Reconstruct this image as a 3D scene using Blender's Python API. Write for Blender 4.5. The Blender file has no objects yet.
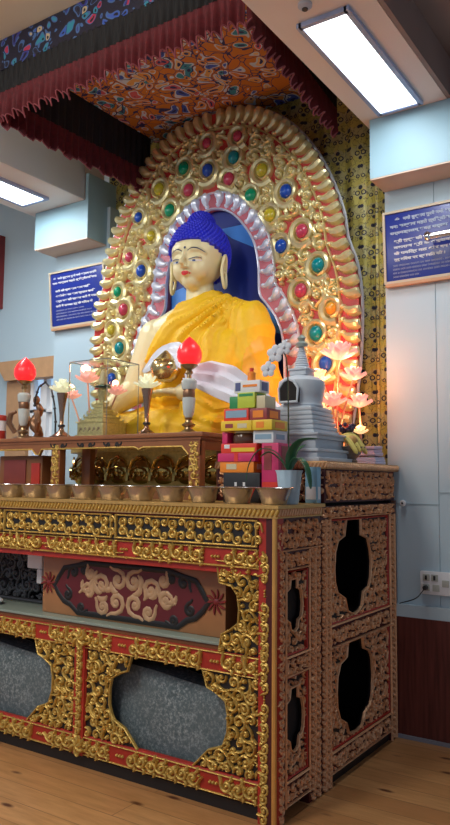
import bpy, bmesh, math, random
from mathutils import Vector, Matrix
random.seed(7)
PI = math.pi
S = bpy.context.scene
COL = S.collection

# ------------------------------------------------------------------ camera, world, lights, exposure
cd = bpy.data.cameras.new('camera'); cam = bpy.data.objects.new('camera', cd); COL.objects.link(cam)
cd.sensor_fit = 'HORIZONTAL'; cd.sensor_width = 36.0; cd.lens = 741.28 / 450 * 36.0
cd.clip_start = .05; cd.clip_end = 60
r_ = (0.8313494, 0.5556725, 0.0092808); u_ = (0.0439675, -0.0824094, 0.9956282); b_ = (0.5540081, -0.8273069, -0.0929425)
cam.matrix_world = Matrix(((r_[0], u_[0], b_[0], 1.5605), (r_[1], u_[1], b_[1], -2.7254), (r_[2], u_[2], b_[2], 1.3971), (0, 0, 0, 1)))
S.camera = cam
S.view_settings.view_transform = 'Standard'; S.view_settings.look = 'None'
S.view_settings.gamma = 1; S.view_settings.use_curve_mapping = False
S.view_settings.exposure = 0.0
w = bpy.data.worlds.new('world'); S.world = w; w.use_nodes = True
w.node_tree.nodes['Background'].inputs[0].default_value = (.62, .74, .95, 1)
w.node_tree.nodes['Background'].inputs[1].default_value = .40

def area(name, loc, sx, sy, power, color, rot=(0, 0, 0)):
    l = bpy.data.lights.new(name, 'AREA'); l.shape = 'RECTANGLE'; l.size = sx; l.size_y = sy
    l.energy = power; l.color = color
    o = bpy.data.objects.new(name, l); o.location = loc; o.rotation_euler = rot; COL.objects.link(o); return o
def point(name, loc, power, color, rad=.03):
    l = bpy.data.lights.new(name, 'POINT'); l.energy = power; l.color = color; l.shadow_soft_size = rad
    o = bpy.data.objects.new(name, l); o.location = loc; COL.objects.link(o); return o
COOL = (.88, .95, 1.0)
# ceiling panels of the hall (the two over the altar are also built as fixtures)
area('ceiling_lamp_right', (.149, .50, 3.47), .22, .70, 10, COOL)
area('ceiling_lamp_left', (-2.66, .3, 3.47), .22, 1.2, 30, COOL)
area('hall_lamp_left', (-2.6, -2.2, 3.7), .6, 1.6, 75, (1, .97, .9), (math.radians(28), 0, 0))
area('hall_lamp_centre', (-.9, -2.5, 3.7), .6, 1.6, 62, (1, .98, .92), (math.radians(30), 0, 0))

point('ceiling_fill', (-2.7, -1.9, 3.35), 22, (1, .95, .85), .12)  # unseen point light added to lift the ceiling, stands in for bounce

# ------------------------------------------------------------------ materials
MATS = {}
class NT:
    """tiny helper round a material's node tree"""
    def __init__(s, name):
        s.m = bpy.data.materials.new(name); s.m.use_nodes = True
        s.t = s.m.node_tree; s.b = s.t.nodes['Principled BSDF']; MATS[name] = s.m
        s.tc = s.t.nodes.new('ShaderNodeTexCoord'); s.obj = s.tc.outputs['Object']
    def n(s, typ, **k):
        nd = s.t.nodes.new(typ)
        for a, v in k.items():
            if a.startswith('i_'): nd.inputs[a[2:].replace('_', ' ')].default_value = v
            else: setattr(nd, a, v)
        return nd
    def l(s, a, b): s.t.links.new(a, b)
    def val(s, inp, x):
        if isinstance(x, (int, float)): inp.default_value = x
        elif isinstance(x, tuple): inp.default_value = x
        else: s.l(x, inp)
    def math(s, op, a, b=0.0, c=None, clamp=False):
        nd = s.n('ShaderNodeMath', operation=op); nd.use_clamp = clamp
        s.val(nd.inputs[0], a); s.val(nd.inputs[1], b)
        if c is not None: s.val(nd.inputs[2], c)
        return nd.outputs[0]
    def mix(s, f, a, b):
        nd = s.n('ShaderNodeMix', data_type='RGBA')
        s.val(nd.inputs[0], f)
        for i, x in ((6, a), (7, b)):
            if isinstance(x, tuple): nd.inputs[i].default_value = (x + (1,))[:4]
            else: s.l(x, nd.inputs[i])
        return nd.outputs[2]
    def noise(s, scale, detail=2, vec=None, rough=.5):
        nd = s.n('ShaderNodeTexNoise'); nd.inputs['Scale'].default_value = scale
        nd.inputs['Detail'].default_value = detail; nd.inputs['Roughness'].default_value = rough
        s.l(vec or s.obj, nd.inputs['Vector']); return nd
    def ramp(s, f, stops, const=False):
        nd = s.n('ShaderNodeValToRGB'); cr = nd.color_ramp
        if const: cr.interpolation = 'CONSTANT'
        while len(cr.elements) < len(stops): cr.elements.new(.5)
        for e, (p, c) in zip(cr.elements, stops): e.position = p; e.color = (c + (1,))[:4]
        s.l(f, nd.inputs[0]); return nd.outputs[0]
    def bump(s, h, strength=.3, dist=.01):
        nd = s.n('ShaderNodeBump'); nd.inputs['Strength'].default_value = strength; nd.inputs['Distance'].default_value = dist
        s.l(h, nd.inputs['Height']); s.l(nd.outputs[0], s.b.inputs['Normal'])
    def base(s, c):
        if isinstance(c, tuple): s.b.inputs['Base Color'].default_value = (c + (1,))[:4]
        else: s.l(c, s.b.inputs['Base Color'])
    def set(s, rough=.5, metal=0., **k):
        s.b.inputs['Roughness'].default_value = rough; s.b.inputs['Metallic'].default_value = metal
        for a, v in k.items(): s.b.inputs[a].default_value = v
        return s.m
def simple(name, c, rough=.5, metal=0., var=.18, scale=14, bump=0., **k):
    t = NT(name); nz = t.noise(scale, 3)
    d = tuple(x * (1 - var) for x in c); h = tuple(min(1, x * (1 + var)) for x in c)
    t.base(t.mix(nz.outputs[0], d, h))
    if bump: t.bump(nz.outputs[0], bump)
    return t.set(rough, metal, **k)
def glow(name, c, strength, base=None):
    t = NT(name); t.base(base or c); t.b.inputs['Emission Color'].default_value = (c + (1,)); t.b.inputs['Emission Strength'].default_value = strength
    return t.set(.3)
M_gold = simple('gilt_carving', (.62, .41, .10), .42, .5, .45, 60, .4)
M_gold_side = simple('shaded_side_gilt_carving', (.80, .44, .24), .40, .5, .35, 60, .2)  # same gilt on the side face, its dim coppery shade put into the colour
M_goldh = simple('pale_gilt', (.76, .67, .36), .32, .6, .2, 22, .15)
M_statue = simple('statue_gilt', (.78, .69, .40), .46, .12, .05, 4)
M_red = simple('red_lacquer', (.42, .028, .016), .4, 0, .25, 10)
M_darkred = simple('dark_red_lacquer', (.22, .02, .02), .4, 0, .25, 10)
M_black = simple('black_lacquer', (.012, .011, .012), .5, 0, .3, 10)
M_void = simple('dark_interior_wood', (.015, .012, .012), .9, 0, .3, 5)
M_wood = simple('brown_wood', (.22, .085, .03), .5, 0, .3, 8)
M_steel = simple('steel', (.50, .47, .46), .22, .85, .08, 30)
M_white = simple('white_paint', (.80, .82, .84), .5, 0, .05, 6)
M_dark = simple('dark_plastic', (.02, .02, .022), .4, 0, .2, 20)
M_chrome = simple('chrome', (.75, .76, .78), .12, 1.0, .05, 20)
M_wall = simple('wall_panel_paint', (.46, .60, .68), .42, 0, .04, 1.5)
M_ledge = simple('skirting_ledge_paint', (.52, .66, .72), .4, 0, .04, 2)
M_beam = simple('beam_paint', (.80, .72, .66), .55, 0, .05, 2)
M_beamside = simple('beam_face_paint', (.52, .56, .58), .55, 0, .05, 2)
M_box = simple('pelmet_paint', (.34, .54, .63), .5, 0, .04, 3)
M_ceil = simple('ceiling_beige', (.92, .80, .60), .6, 0, .05, 2)
M_ceilb = simple('ceiling_brown', (.28, .19, .16), .6, 0, .12, 3)
t = NT('dark_dado_wood'); nz = t.noise(3, 4); mp = t.n('ShaderNodeMapping'); mp.inputs['Scale'].default_value = (18, 18, 1.2)
t.l(t.obj, mp.inputs[0]); t.l(mp.outputs[0], nz.inputs['Vector'])
t.base(t.ramp(nz.outputs[0], [(.3, (.075, .018, .014)), (.7, (.17, .042, .032))])); M_dado = t.set(.35)
# floor planks: boards along x
t = NT('floor_planks')
br = t.n('ShaderNodeTexBrick'); br.offset = .37; t.l(t.obj, br.inputs['Vector'])
br.inputs['Scale'].default_value = 1; br.inputs['Brick Width'].default_value = 1.7; br.inputs['Row Height'].default_value = .14
br.inputs['Mortar Size'].default_value = .002
br.inputs['Color1'].default_value = (.44, .20, .075, 1); br.inputs['Color2'].default_value = (.58, .30, .12, 1); br.inputs['Mortar'].default_value = (.15, .07, .03, 1)
mp = t.n('ShaderNodeMapping'); mp.inputs['Scale'].default_value = (1.2, 9, 1); t.l(t.obj, mp.inputs[0])
gr = t.noise(3.2, 6, mp.outputs[0], .65)
c1 = t.mix(t.ramp(gr.outputs[0], [(.38, (0, 0, 0)), (.68, (.75, .75, .75))]), br.outputs[0], (.36, .17, .055))
mp2 = t.n('ShaderNodeMapping'); mp2.inputs['Scale'].default_value = (4.0, 11, 1); t.l(t.obj, mp2.inputs[0])
vo = t.n('ShaderNodeTexVoronoi'); t.l(mp2.outputs[0], vo.inputs['Vector']); vo.inputs['Scale'].default_value = .85
kn = t.ramp(vo.outputs['Distance'], [(.07, (1, 1, 1)), (.17, (0, 0, 0))])
c2 = t.mix(kn, c1, (.11, .035, .015)); t.base(c2); M_floor = t.set(.33)

# ------------------------------------------------------------------ mesh builder
class MB:
    def __init__(s): s.v = []; s.f = []; s.mi = []; s.m = 0
    def add(s, vs, fs):
        o = len(s.v); s.v += [tuple(p) for p in vs]; s.f += [tuple(i + o for i in f) for f in fs]; s.mi += [s.m] * len(fs); return s
    def box(s, x0, x1, y0, y1, z0, z1):
        v = [(x, y, z) for z in (z0, z1) for y in (y0, y1) for x in (x0, x1)]
        return s.add(v, [(0, 2, 3, 1), (4, 5, 7, 6), (0, 1, 5, 4), (2, 6, 7, 3), (0, 4, 6, 2), (1, 3, 7, 5)])
    def bevbox(s, x0, x1, y0, y1, z0, z1, b=.004):
        bm = bmesh.new(); bmesh.ops.create_cube(bm, size=1)
        for q in bm.verts: q.co = Vector(((x0 + x1) / 2 + q.co.x * (x1 - x0), (y0 + y1) / 2 + q.co.y * (y1 - y0), (z0 + z1) / 2 + q.co.z * (z1 - z0)))
        bmesh.ops.bevel(bm, geom=bm.edges[:], offset=b, segments=2, affect='EDGES', profile=.6)
        return s.bm(bm)
    def bm(s, bm):
        bm.verts.index_update(); s.add([q.co[:] for q in bm.verts], [[q.index for q in f.verts] for f in bm.faces]); bm.free(); return s
    def prism(s, pts, ax, a, b):
        """outline pts in the plane normal to axis ax, from a to b along it"""
        def P(p, c):
            return {0: (c, p[0], p[1]), 1: (p[0], c, p[1]), 2: (p[0], p[1], c)}[ax]
        n = len(pts); v = [P(p, a) for p in pts] + [P(p, b) for p in pts]
        f = [tuple(range(n)), tuple(range(2 * n - 1, n - 1, -1))] + [(i, n + i, n + (i + 1) % n, (i + 1) % n) for i in range(n)]
        return s.add(v, f)
    def strip(s, A, B, ax, a, b, close=False):
        """solid band between two matching outlines A and B"""
        def P(p, c): return {0: (c, p[0], p[1]), 1: (p[0], c, p[1]), 2: (p[0], p[1], c)}[ax]
        n = len(A); v = [P(p, a) for p in A] + [P(p, a) for p in B] + [P(p, b) for p in A] + [P(p, b) for p in B]; f = []
        for i in range(n if close else n - 1):
            j = (i + 1) % n
            f += [(i, j, n + j, n + i), (2 * n + i, 3 * n + i, 3 * n + j, 2 * n + j), (i, 2 * n + i, 2 * n + j, j), (n + i, n + j, 3 * n + j, 3 * n + i)]
        if not close: f += [(0, n, 3 * n, 2 * n), (n - 1, 3 * n - 1, 4 * n - 1, 2 * n - 1)]
        return s.add(v, f)
    def tube(s, pts, r, k=8, closed=False, flat=None):
        pts = [Vector(p) for p in pts]; n = len(pts)
        if not hasattr(r, '__len__'): r = [r] * n
        up = Vector((0, 0, 1)); v = []
        last = None
        for i, p in enumerate(pts):
            d = (pts[(i + 1) % n] if closed or i < n - 1 else p) - (pts[i - 1] if closed or i > 0 else p)
            if d.length < 1e-9: d = Vector((0, 0, 1))
            d.normalize()
            if last is None: a = d.orthogonal().normalized()
            else:
                a = last - d * last.dot(d); a = a.normalized() if a.length > 1e-6 else d.orthogonal().normalized()
            last = a; b = d.cross(a)
            for j in range(k):
                t = 2 * PI * j / k; q = (a * math.cos(t) + b * math.sin(t)) * r[i]
                if flat: q = Vector((q.x * flat[0], q.y * flat[1], q.z * flat[2]))
                v.append(p + q)
        f = [(i * k + j, i * k + (j + 1) % k, ((i + 1) % n) * k + (j + 1) % k, ((i + 1) % n) * k + j) for i in range(n if closed else n - 1) for j in range(k)]
        if not closed: f += [tuple(range(k - 1, -1, -1)), tuple((n - 1) * k + j for j in range(k))]
        return s.add(v, f)
    def lathe(s, prof, c=(0, 0, 0), k=24, sx=1, sy=1, wob=None):
        v = []; f = []
        for (r, z) in prof:
            for j in range(k):
                t = 2 * PI * j / k; q = r * (wob(t, z) if wob else 1)
                v.append((c[0] + q * math.cos(t) * sx, c[1] + q * math.sin(t) * sy, c[2] + z))
        n = len(prof)
        f = [(i * k + j, i * k + (j + 1) % k, (i + 1) * k + (j + 1) % k, (i + 1) * k + j) for i in range(n - 1) for j in range(k)]
        if prof[0][0] > 1e-6: f.append(tuple(range(k - 1, -1, -1)))
        if prof[-1][0] > 1e-6: f.append(tuple((n - 1) * k + j for j in range(k)))
        return s.add(v, f)
    def ell(s, c, r, k=12, n=8, M=None):
        v = [(0, 0, -1)]; 
        for i in range(1, n):
            ph = -PI / 2 + PI * i / n
            for j in range(k): v.append((math.cos(ph) * math.cos(2 * PI * j / k), math.cos(ph) * math.sin(2 * PI * j / k), math.sin(ph)))
        v.append((0, 0, 1))
        f = [(0, 1 + (j + 1) % k, 1 + j) for j in range(k)]
        for i in range(n - 2):
            for j in range(k): f.append((1 + i * k + j, 1 + i * k + (j + 1) % k, 1 + (i + 1) * k + (j + 1) % k, 1 + (i + 1) * k + j))
        o = 1 + (n - 2) * k; f += [(o + j, o + (j + 1) % k, len(v) - 1) for j in range(k)]
        out = []
        for p in v:
            q = Vector((p[0] * r[0], p[1] * r[1], p[2] * r[2]))
            if M: q = M @ q
            out.append((q.x + c[0], q.y + c[1], q.z + c[2]))
        return s.add(out, f)
    def build(s, name, mat, parent=None, smooth=True, loc=None, weld=False, angle=.7):
        """one mesh object; vertices are in world coordinates and are moved to the parent's (or loc's) origin"""
        org = Vector(ROOT[parent.name]) if parent is not None else Vector(loc or (0, 0, 0))
        me = bpy.data.meshes.new(name); me.from_pydata([tuple(Vector(p) - org) for p in s.v], [], s.f)
        for m in (mat if isinstance(mat, (list, tuple)) else [mat]): me.materials.append(m)
        if isinstance(mat, (list, tuple)): me.polygons.foreach_set('material_index', s.mi)
        bm = bmesh.new(); bm.from_mesh(me)
        if weld: bmesh.ops.remove_doubles(bm, verts=bm.verts, dist=1e-5)
        bmesh.ops.recalc_face_normals(bm, faces=bm.faces)
        if smooth:
            for f in bm.faces: f.smooth = True
            for e in bm.edges:
                if len(e.link_faces) == 2 and e.calc_face_angle(0) > angle: e.smooth = False
        bm.to_mesh(me); bm.free()
        o = bpy.data.objects.new(name, me); COL.objects.link(o)
        ROOT[o.name] = tuple(org)
        if parent is not None:
            o.parent = parent
        else: o.location = org
        return o
ROOT = {}
def tag(o, label=None, cat=None, group=None, kind=None):
    if label: o['label'] = label
    if cat: o['category'] = cat
    if group: o['group'] = group
    if kind: o['kind'] = kind
    return o
def thing(name, label, cat, loc, group=None, rotz=0):
    o = bpy.data.objects.new(name, None); COL.objects.link(o); o.location = loc; o.rotation_euler = (0, 0, rotz)
    o.empty_display_size = .05; ROOT[o.name] = tuple(loc)
    return tag(o, label, cat, group)
def struct(name, mb, mat, **k):
    o = mb.build(name, mat, **k); o['kind'] = 'structure'; return o
def copy_tree(o, parent=None):
    c = o.copy(); COL.objects.link(c)
    if parent: c.parent = parent
    ROOT[c.name] = ROOT[o.name]
    for ch in list(o.children): copy_tree(ch, c)
    return c
def inpoly(pts, x, y):
    r = False; n = len(pts)
    for i in range(n):
        x1, y1 = pts[i]; x2, y2 = pts[(i + 1) % n]
        if (y1 > y) != (y2 > y) and x < (x2 - x1) * (y - y1) / (y2 - y1) + x1: r = not r
    return r

# ------------------------------------------------------------------ carved relief helpers (frame = origin, U, V, N)
class Frame:
    def __init__(s, o, U, V, N): s.o = Vector(o); s.U = Vector(U); s.V = Vector(V); s.N = Vector(N)
    def __call__(s, u, v, w=0): return s.o + s.U * u + s.V * v + s.N * w
FR = lambda y=0: Frame((0, y, 0), (1, 0, 0), (0, 0, 1), (0, -1, 0))   # front face: u = x, v = z
SD = lambda x=0: Frame((x, 0, 0), (0, 1, 0), (0, 0, 1), (1, 0, 0))    # side face:  u = y, v = z
def ribbon(mb, F, pts, ws, h, w0=0.):
    """raised rounded strip along 2D points; ws half widths"""
    n = len(pts); v = []
    if not hasattr(h, '__len__'): h = [h] * n
    for i in range(n):
        a = pts[max(i - 1, 0)]; b = pts[min(i + 1, n - 1)]
        dx, dy = b[0] - a[0], b[1] - a[1]; L = math.hypot(dx, dy) or 1; nx, ny = -dy / L, dx / L; x, y = pts[i]; q = ws[i]
        for (k, hh) in ((-1, 0), (-.62, .8), (0, 1), (.62, .8), (1, 0)): v.append(F(x + nx * k * q, y + ny * k * q, w0 + h[i] * hh))
    f = [(i * 5 + j, i * 5 + (j + 1) % 5, (i + 1) * 5 + (j + 1) % 5, (i + 1) * 5 + j) for i in range(n - 1) for j in range(5)]
    f += [(4, 3, 2, 1, 0), tuple((n - 1) * 5 + j for j in range(5))]
    mb.add(v, f)
def spiral(cx, cy, r, ang, hand, turns=1.35, n=13, tail=1.0):
    P = []
    for i in range(n):
        t = i / (n - 1); a = ang + hand * turns * 2 * PI * t; q = r * (1 - .86 * t ** .9)
        P.append((cx + q * math.cos(a), cy + q * math.sin(a)))
    a0 = ang; tx, ty = math.sin(a0) * hand, -math.cos(a0) * hand
    if tail > 0:
        P.insert(0, (P[0][0] + tx * r * tail * .6 + math.cos(a0) * r * .05, P[0][1] + ty * r * tail * .6 + math.sin(a0) * r * .05))
        P.insert(0, (P[0][0] + tx * r * tail * .5 + math.cos(a0) * r * .25, P[0][1] + ty * r * tail * .5 + math.sin(a0) * r * .25))
    return P
def bud(mb, F, u, v, r, h, k=7):
    vs = [F(u, v, h)]
    for q, hh in ((.6, .75), (1, 0)):
        for j in range(k): a = 2 * PI * j / k; vs.append(F(u + r * q * math.cos(a), v + r * q * math.sin(a), h * hh))
    f = [(0, 1 + j, 1 + (j + 1) % k) for j in range(k)] + [(1 + j, 1 + k + j, 1 + k + (j + 1) % k, 1 + (j + 1) % k) for j in range(k)]
    mb.add(vs, f + [tuple(range(k + 1, 2 * k + 1))])
def scroll(mb, F, cx, cy, r, ang, hand, wd, h, inside=None, turns=1.35, w0=0., n=13):
    P = spiral(cx, cy, r, ang, hand, turns, n)
    if inside:
        Q = []
        for p in P:
            if inside(*p): Q.append(p)
            elif len(Q) > 3: break
            else: Q = []
        P = Q
    if len(P) < 3: return
    m = len(P); ws = [wd * (.35 + .65 * math.sin(PI * min(1, (i + .6) / m) ** .8)) for i in range(m)]
    ribbon(mb, F, P, ws, h, w0)
    if not inside or inside(cx, cy): bud(mb, F, cx, cy, wd * 1.25, h * 1.15)
def leaf(mb, F, u, v, ang, L, wd, h, bend=.5, inside=None):
    P = []; a = ang; x, y = u, v
    for i in range(6):
        P.append((x, y)); x += math.cos(a) * L / 5; y += math.sin(a) * L / 5; a += bend / 5 * 2
    if inside: P = [p for p in P if inside(*p)]
    if len(P) < 3: return
    m = len(P); ribbon(mb, F, P, [wd * math.sin(PI * (i + .5) / m) + .0008 for i in range(m)], h)
def fill(mb, F, inside, u0, u1, v0, v1, s, h, wd, seed=1, leaves=2):
    R = random.Random(seed); row = 0; v = v0 + s * .3
    while v < v1:
        u = u0 + s * .3 + (s * .5 if row % 2 else 0)
        while u < u1:
            cu, cv = u + R.uniform(-.12, .12) * s, v + R.uniform(-.12, .12) * s
            if inside(cu, cv): scroll(mb, F, cu, cv, s * R.uniform(.42, .56), R.uniform(0, 2 * PI), R.choice((-1, 1)), wd * R.uniform(.8, 1.2), h * R.uniform(.75, 1.25), inside, R.uniform(1, 1.5))
            if leaves:
                for _ in range(leaves):
                    a = R.uniform(0, 2 * PI); leaf(mb, F, cu + s * .5 * math.cos(a), cv + s * .5 * math.sin(a), R.uniform(0, 6.3), s * .55, wd * .9, h * .8, R.uniform(-1.4, 1.4), inside)
            u += s
        v += s * .86; row += 1
def running(mb, F, along, a0, a1, c, r, h, wd, gaps=(), seed=1):
    """running scroll along u (along=0) or v (along=1), centred on the other coordinate c"""
    step = r * 1.75; n = max(1, int(round((a1 - a0) / step))); step = (a1 - a0) / n; R = random.Random(seed)
    Q = lambda a, k: (a, c + k) if along == 0 else (c + k, a)
    for i in range(n):
        a = a0 + step * (i + .5)
        if any(abs(a - g) < r * 1.5 for g in gaps): continue
        hd = 1 if i % 2 else -1
        u, v = Q(a, hd * r * .12)
        scroll(mb, F, u, v, r * .9, (0 if along == 0 else PI / 2) + (PI if hd > 0 else 0) + R.uniform(-.5, .7), hd, wd, h, None, 1.25)
        for sg in (-1, 1):
            if any(abs(a + step * .5 - g) < r * 1.3 for g in gaps): continue
            u, v = Q(a + step * .35, sg * r * .72); leaf(mb, F, u - (r * .3 if along == 0 else 0), v - (r * .3 if along else 0), R.uniform(-.6, .6) + (0 if along == 0 else PI / 2), r * .95, wd * 1.0, h * .85, sg * 1.3)
            u, v = Q(a + step * .5, sg * r * .35); bud(mb, F, u, v, wd * .85, h * .8, 6)
    for g in gaps:
        for k in (-1, 0, 1):
            u, v = Q(g + k * r * .5, 0); bud(mb, F, u, v, wd * .8, h * .8)
def beads(mb, F, along, a0, a1, c, pitch, rr, h, diag=True):
    n = int((a1 - a0) / pitch)
    for i in range(n + 1):
        a = a0 + (a1 - a0) * i / max(n, 1)
        if diag:
            P = [(a - pitch * .35, c - rr), (a, c), (a + pitch * .35, c + rr)] if along == 0 else [(c - rr, a - pitch * .35), (c, a), (c + rr, a + pitch * .35)]
            ribbon(mb, F, P, [pitch * .28, pitch * .36, pitch * .28], h)
        else: bud(mb, F, a if along == 0 else c, c if along == 0 else a, rr, h)
def outline(mb, F, pts, wd, h, close=True):
    P = list(pts) + ([pts[0], pts[1]] if close else [])
    ribbon(mb, F, P, [wd] * len(P), h)
def mirror(pts, c): return [(2 * c - x, y) for x, y in reversed(pts)]

# ------------------------------------------------------------------ the room
YW = 1.38
struct('floor', MB().box(-6, 4.5, -5, 3.2, -.06, 0), M_floor)
struct('ceiling', MB().box(-6, .40, -5, 3.2, 4.0, 4.1), M_ceil)
struct('trim_1', MB().box(.40, 4.5, -5, 3.2, 3.72, 3.80).box(.66, .68, -5, 1.38, 3.705, 3.73).box(.397, .42, -5, YW, 3.5, 3.8), M_ceilb)
tag(bpy.data.objects['trim_1'], 'brown ceiling panelling right of the beam')
# right: beam over, pelmet box under its end, wall with a seam between its two panels
struct('trim_2', MB().box(-.10, .395, -5, YW, 3.5, 4.0), M_beam)
struct('trim_3', MB().box(-2.94, -2.34, -5, YW, 3.5, 4.0), M_beam)
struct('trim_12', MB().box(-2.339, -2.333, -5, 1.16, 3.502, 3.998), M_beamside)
struct('trim_4', MB().box(-.055, 1.4, 1.17, YW, 3.145, 3.498), M_box)
M_under = simple('pelmet_underside_bounce', (.66, .50, .38), .5, 0, .06, 5)  # thin slabs added under the pelmets; bounce off the wood put into their colour
struct('trim_10', MB().box(-.054, 1.4, 1.171, YW, 3.136, 3.144), M_under)
struct('trim_11', MB().box(-2.869, -2.301, 1.171, YW + .17, 3.196, 3.204), M_under)
struct('trim_5', MB().box(-2.87, -2.30, 1.17, YW + .17, 3.205, 3.498).box(-2.33, -2.30, 1.17, YW + .17, 3.498, 3.70), M_box)
struct('wall_right', MB().box(-.05, .245, YW, YW + .15, .72, 3.5).box(.249, 4.5, YW, YW + .15, .72, 3.8).box(.2, .3, YW + .006, YW + .1, .72, 3.5), M_wall)
struct('trim_6', MB().box(.0, 4.5, YW - .025, YW + .1, .655, .722), M_ledge)
struct('baseboard_right', MB().box(.0, 4.5, YW - .03, YW + .1, 0, .655), M_dado)
struct('trim_7', MB().box(.0, 4.5, YW - .04, YW - .03, 0, .02), simple('grey_grout', (.25, .26, .30), .6))
struct('trim_8', MB().box(-.05, .25, YW - .004, YW, 1.28, 1.284).box(.249, 4.5, YW - .004, YW, 1.345, 1.35), simple('panel_joint', (.35, .45, .5), .6))
struct('wall_left', MB().box(-2.84, -2.27, YW, YW + .30, 0, 3.5), M_wall)
# outer left wall with window opening
wy = 1.62
struct('wall_back', MB().box(-6, -3.62, wy, wy + .1, 0, 4.0).box(-3.62, -2.84, wy, wy + .1, 2.36, 4.0).box(-3.62, -2.84, wy, wy + .1, 0, 1.2).box(-2.96, -2.84, wy, wy + .1, 1.2, 2.4)
       .box(-2.45, .1, 1.62, 1.70, 0, 4.0), M_wall)
# window: tapered header, brown posts, white mullions, panes
wo = struct('window_1', MB().prism([(-3.72, 2.42), (-2.86, 2.42), (-2.86, 2.37), (-2.92, 2.33), (-2.96, 2.25), (-3.58, 2.25), (-3.66, 2.35)], 1, wy - .11, wy)
    .box(-3.62, -3.36, wy - .05, wy + .02, 1.2, 2.25).box(-3.0, -2.93, wy - .05, wy + .02, 1.2, 2.25), simple('window_wood', (.52, .30, .15), .5))
m = MB()
for x in (-3.33, -3.17, -3.02): m.box(x - .02, x + .02, wy - .02, wy + .03, 1.2, 2.25)
for z in (1.45, 1.72, 1.98): m.box(-3.36, -3.0, wy - .02, wy + .03, z - .012, z + .012)
f = m.build('window_frame', M_white, wo)
MB().box(-3.37, -2.99, wy + .03, wy + .045, 1.2, 2.27).build('pane', glow('daylit_frosted_pane', (.45, .68, .95), .75, (.3, .5, .8)), wo)
MB().box(-3.27, -3.07, wy + .032 - .012, wy + .029, 1.2, 2.2).build('blind', M_white, wo)
# wooden door frame at the far left
struct('trim_9', MB().box(-3.95, -3.775, wy - .06, wy, 2.93, 3.6), M_darkred)

# ------------------------------------------------------------------ ceiling fixtures
M_led = glow('led_panel', (.93, .97, 1.0), 3.4)
for x0, x1, y0, y1, nm, lab in ((.03, .268, .15, 1.11, 'right', 'bright white rectangular ceiling light recessed in the beam over the right wall'),
                                (-2.80, -2.54, -.5, .98, 'left', 'bright white rectangular ceiling light in the beam at the far left')):
    t_ = thing('ceiling_light', lab, 'ceiling light', ((x0 + x1) / 2, (y0 + y1) / 2, 3.5))
    MB().box(x0 + .012, x1 - .012, y0 + .015, y1 - .015, 3.482, 3.49).build('diffuser', M_led, t_)
    m = MB()
    for a in ((x0 - .012, x0 + .012, y0 - .012, y1 + .012), (x1 - .012, x1 + .012, y0 - .012, y1 + .012), (x0, x1, y0 - .012, y0 + .012), (x0, x1, y1 - .012, y1 + .012)):
        m.box(a[0], a[1], a[2], a[3], 3.478, 3.5)
    m.build('frame', simple('light_frame', (.35, .42, .62), .4, .2), t_)
t_ = thing('smoke_detector', 'small round grey detector on the beam beside the ceiling light', 'detector', (.12, .03, 3.5))
MB().lathe([(.032, 0), (.032, -.012), (.02, -.022), (0, -.024)], (.12, .03, 3.5), 20).build('housing', simple('grey_plastic', (.45, .46, .5), .4), t_)
MB().lathe([(.014, -.0225), (.013, -.028), (0, -.03)], (.12, .03, 3.5), 12).build('lens', M_dark, t_)

# ------------------------------------------------------------------ front altar table
T = thing('altar_table', 'long red and gold carved altar table with a row of offering bowls on it', 'altar table', (-1.4, .2, 0))
XL = -3.4          # left end, outside the frame
D1 = .40           # depth of the front table
posts = [-1.125 - 1.07 * i for i in range(0, 3)]
m = MB(); m.box(XL, -.02, .02, D1, 1.0, 1.255)                                # frieze body
m.box(XL, 0 - .02, .02, .06, .575, .655).box(XL, -.02, .02, .06, .065, .150)
for x in posts: m.box(x - .035, x + .035, .012, .06, .06, .66)
m.box(-.09, -.0, .0 + .008, .06, .0, 1.25)
m.box(XL, -.02, .05, D1, .04, .065)
for x in posts: m.box(x - .02, x + .02, .1, .14, .06, .655)
m.build('frame', M_red, T)
m = MB(); m.box(XL, 0.02, -.02, D1 + .02, 1.285, 1.30).box(XL, 0.012, -.012, D1, 1.245, 1.285)
m.build('table_top', simple('top_gilt_edge', (.60, .36, .11), .4, .4, .25, 30), T)
m = MB(); beads(m, Frame((0, -.012, 0), (1, 0, 0), (0, 0, 1), (0, -1, 0)), 0, -2.3, .01, 1.268, .022, .014, .008)
m.build('lip_carving', M_gold, T)
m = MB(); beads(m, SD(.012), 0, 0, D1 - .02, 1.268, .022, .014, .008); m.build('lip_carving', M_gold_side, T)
# frieze: black panels with gilt buds and curls, framed
m = MB(); m.box(-2.4, -.095, .008, .02, 1.115, 1.235); fp = m.build('frieze_panel', M_black, T)
m = MB(); F = FR(.008)
for a, b in ((-2.4, -1.735), (-1.715, -.985 + .06), (-.905, -.095)):
    R = random.Random(int(a * -100))
    n = int(round((b - a) / .098)); st = (b - a) / n
    for i in range(n):
        c = a + st * (i + .5)
        bud(m, F, c, 1.175, .017, .017); bud(m, F, c, 1.203, .010, .012); bud(m, F, c, 1.150, .013, .012)
        for sg in (-1, 1):
            leaf(m, F, c, 1.14, PI / 2 - sg * 1.3, .055, .008, .012, sg * 1.6)
            leaf(m, F, c + sg * .006, 1.18, PI / 2 - sg * .9, .05, .007, .012, sg * 1.2)
        scroll(m, F, c + st / 2, 1.208, .020, 0, 1 if i % 2 else -1, .0065, .010, None, 1.2)
        scroll(m, F, c + st / 2, 1.148, .024, PI, -1 if i % 2 else 1, .0065, .010, None, 1.2)
    for z in (1.123, 1.232): ribbon(m, F, [(a, z), (b, z)], [.005, .005], .010)
    for x in (a + .006, b - .006): ribbon(m, F, [(x, 1.12), (x, 1.235)], [.006, .006], .012)
m.build('frieze_carving', M_gold, fp)
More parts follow.
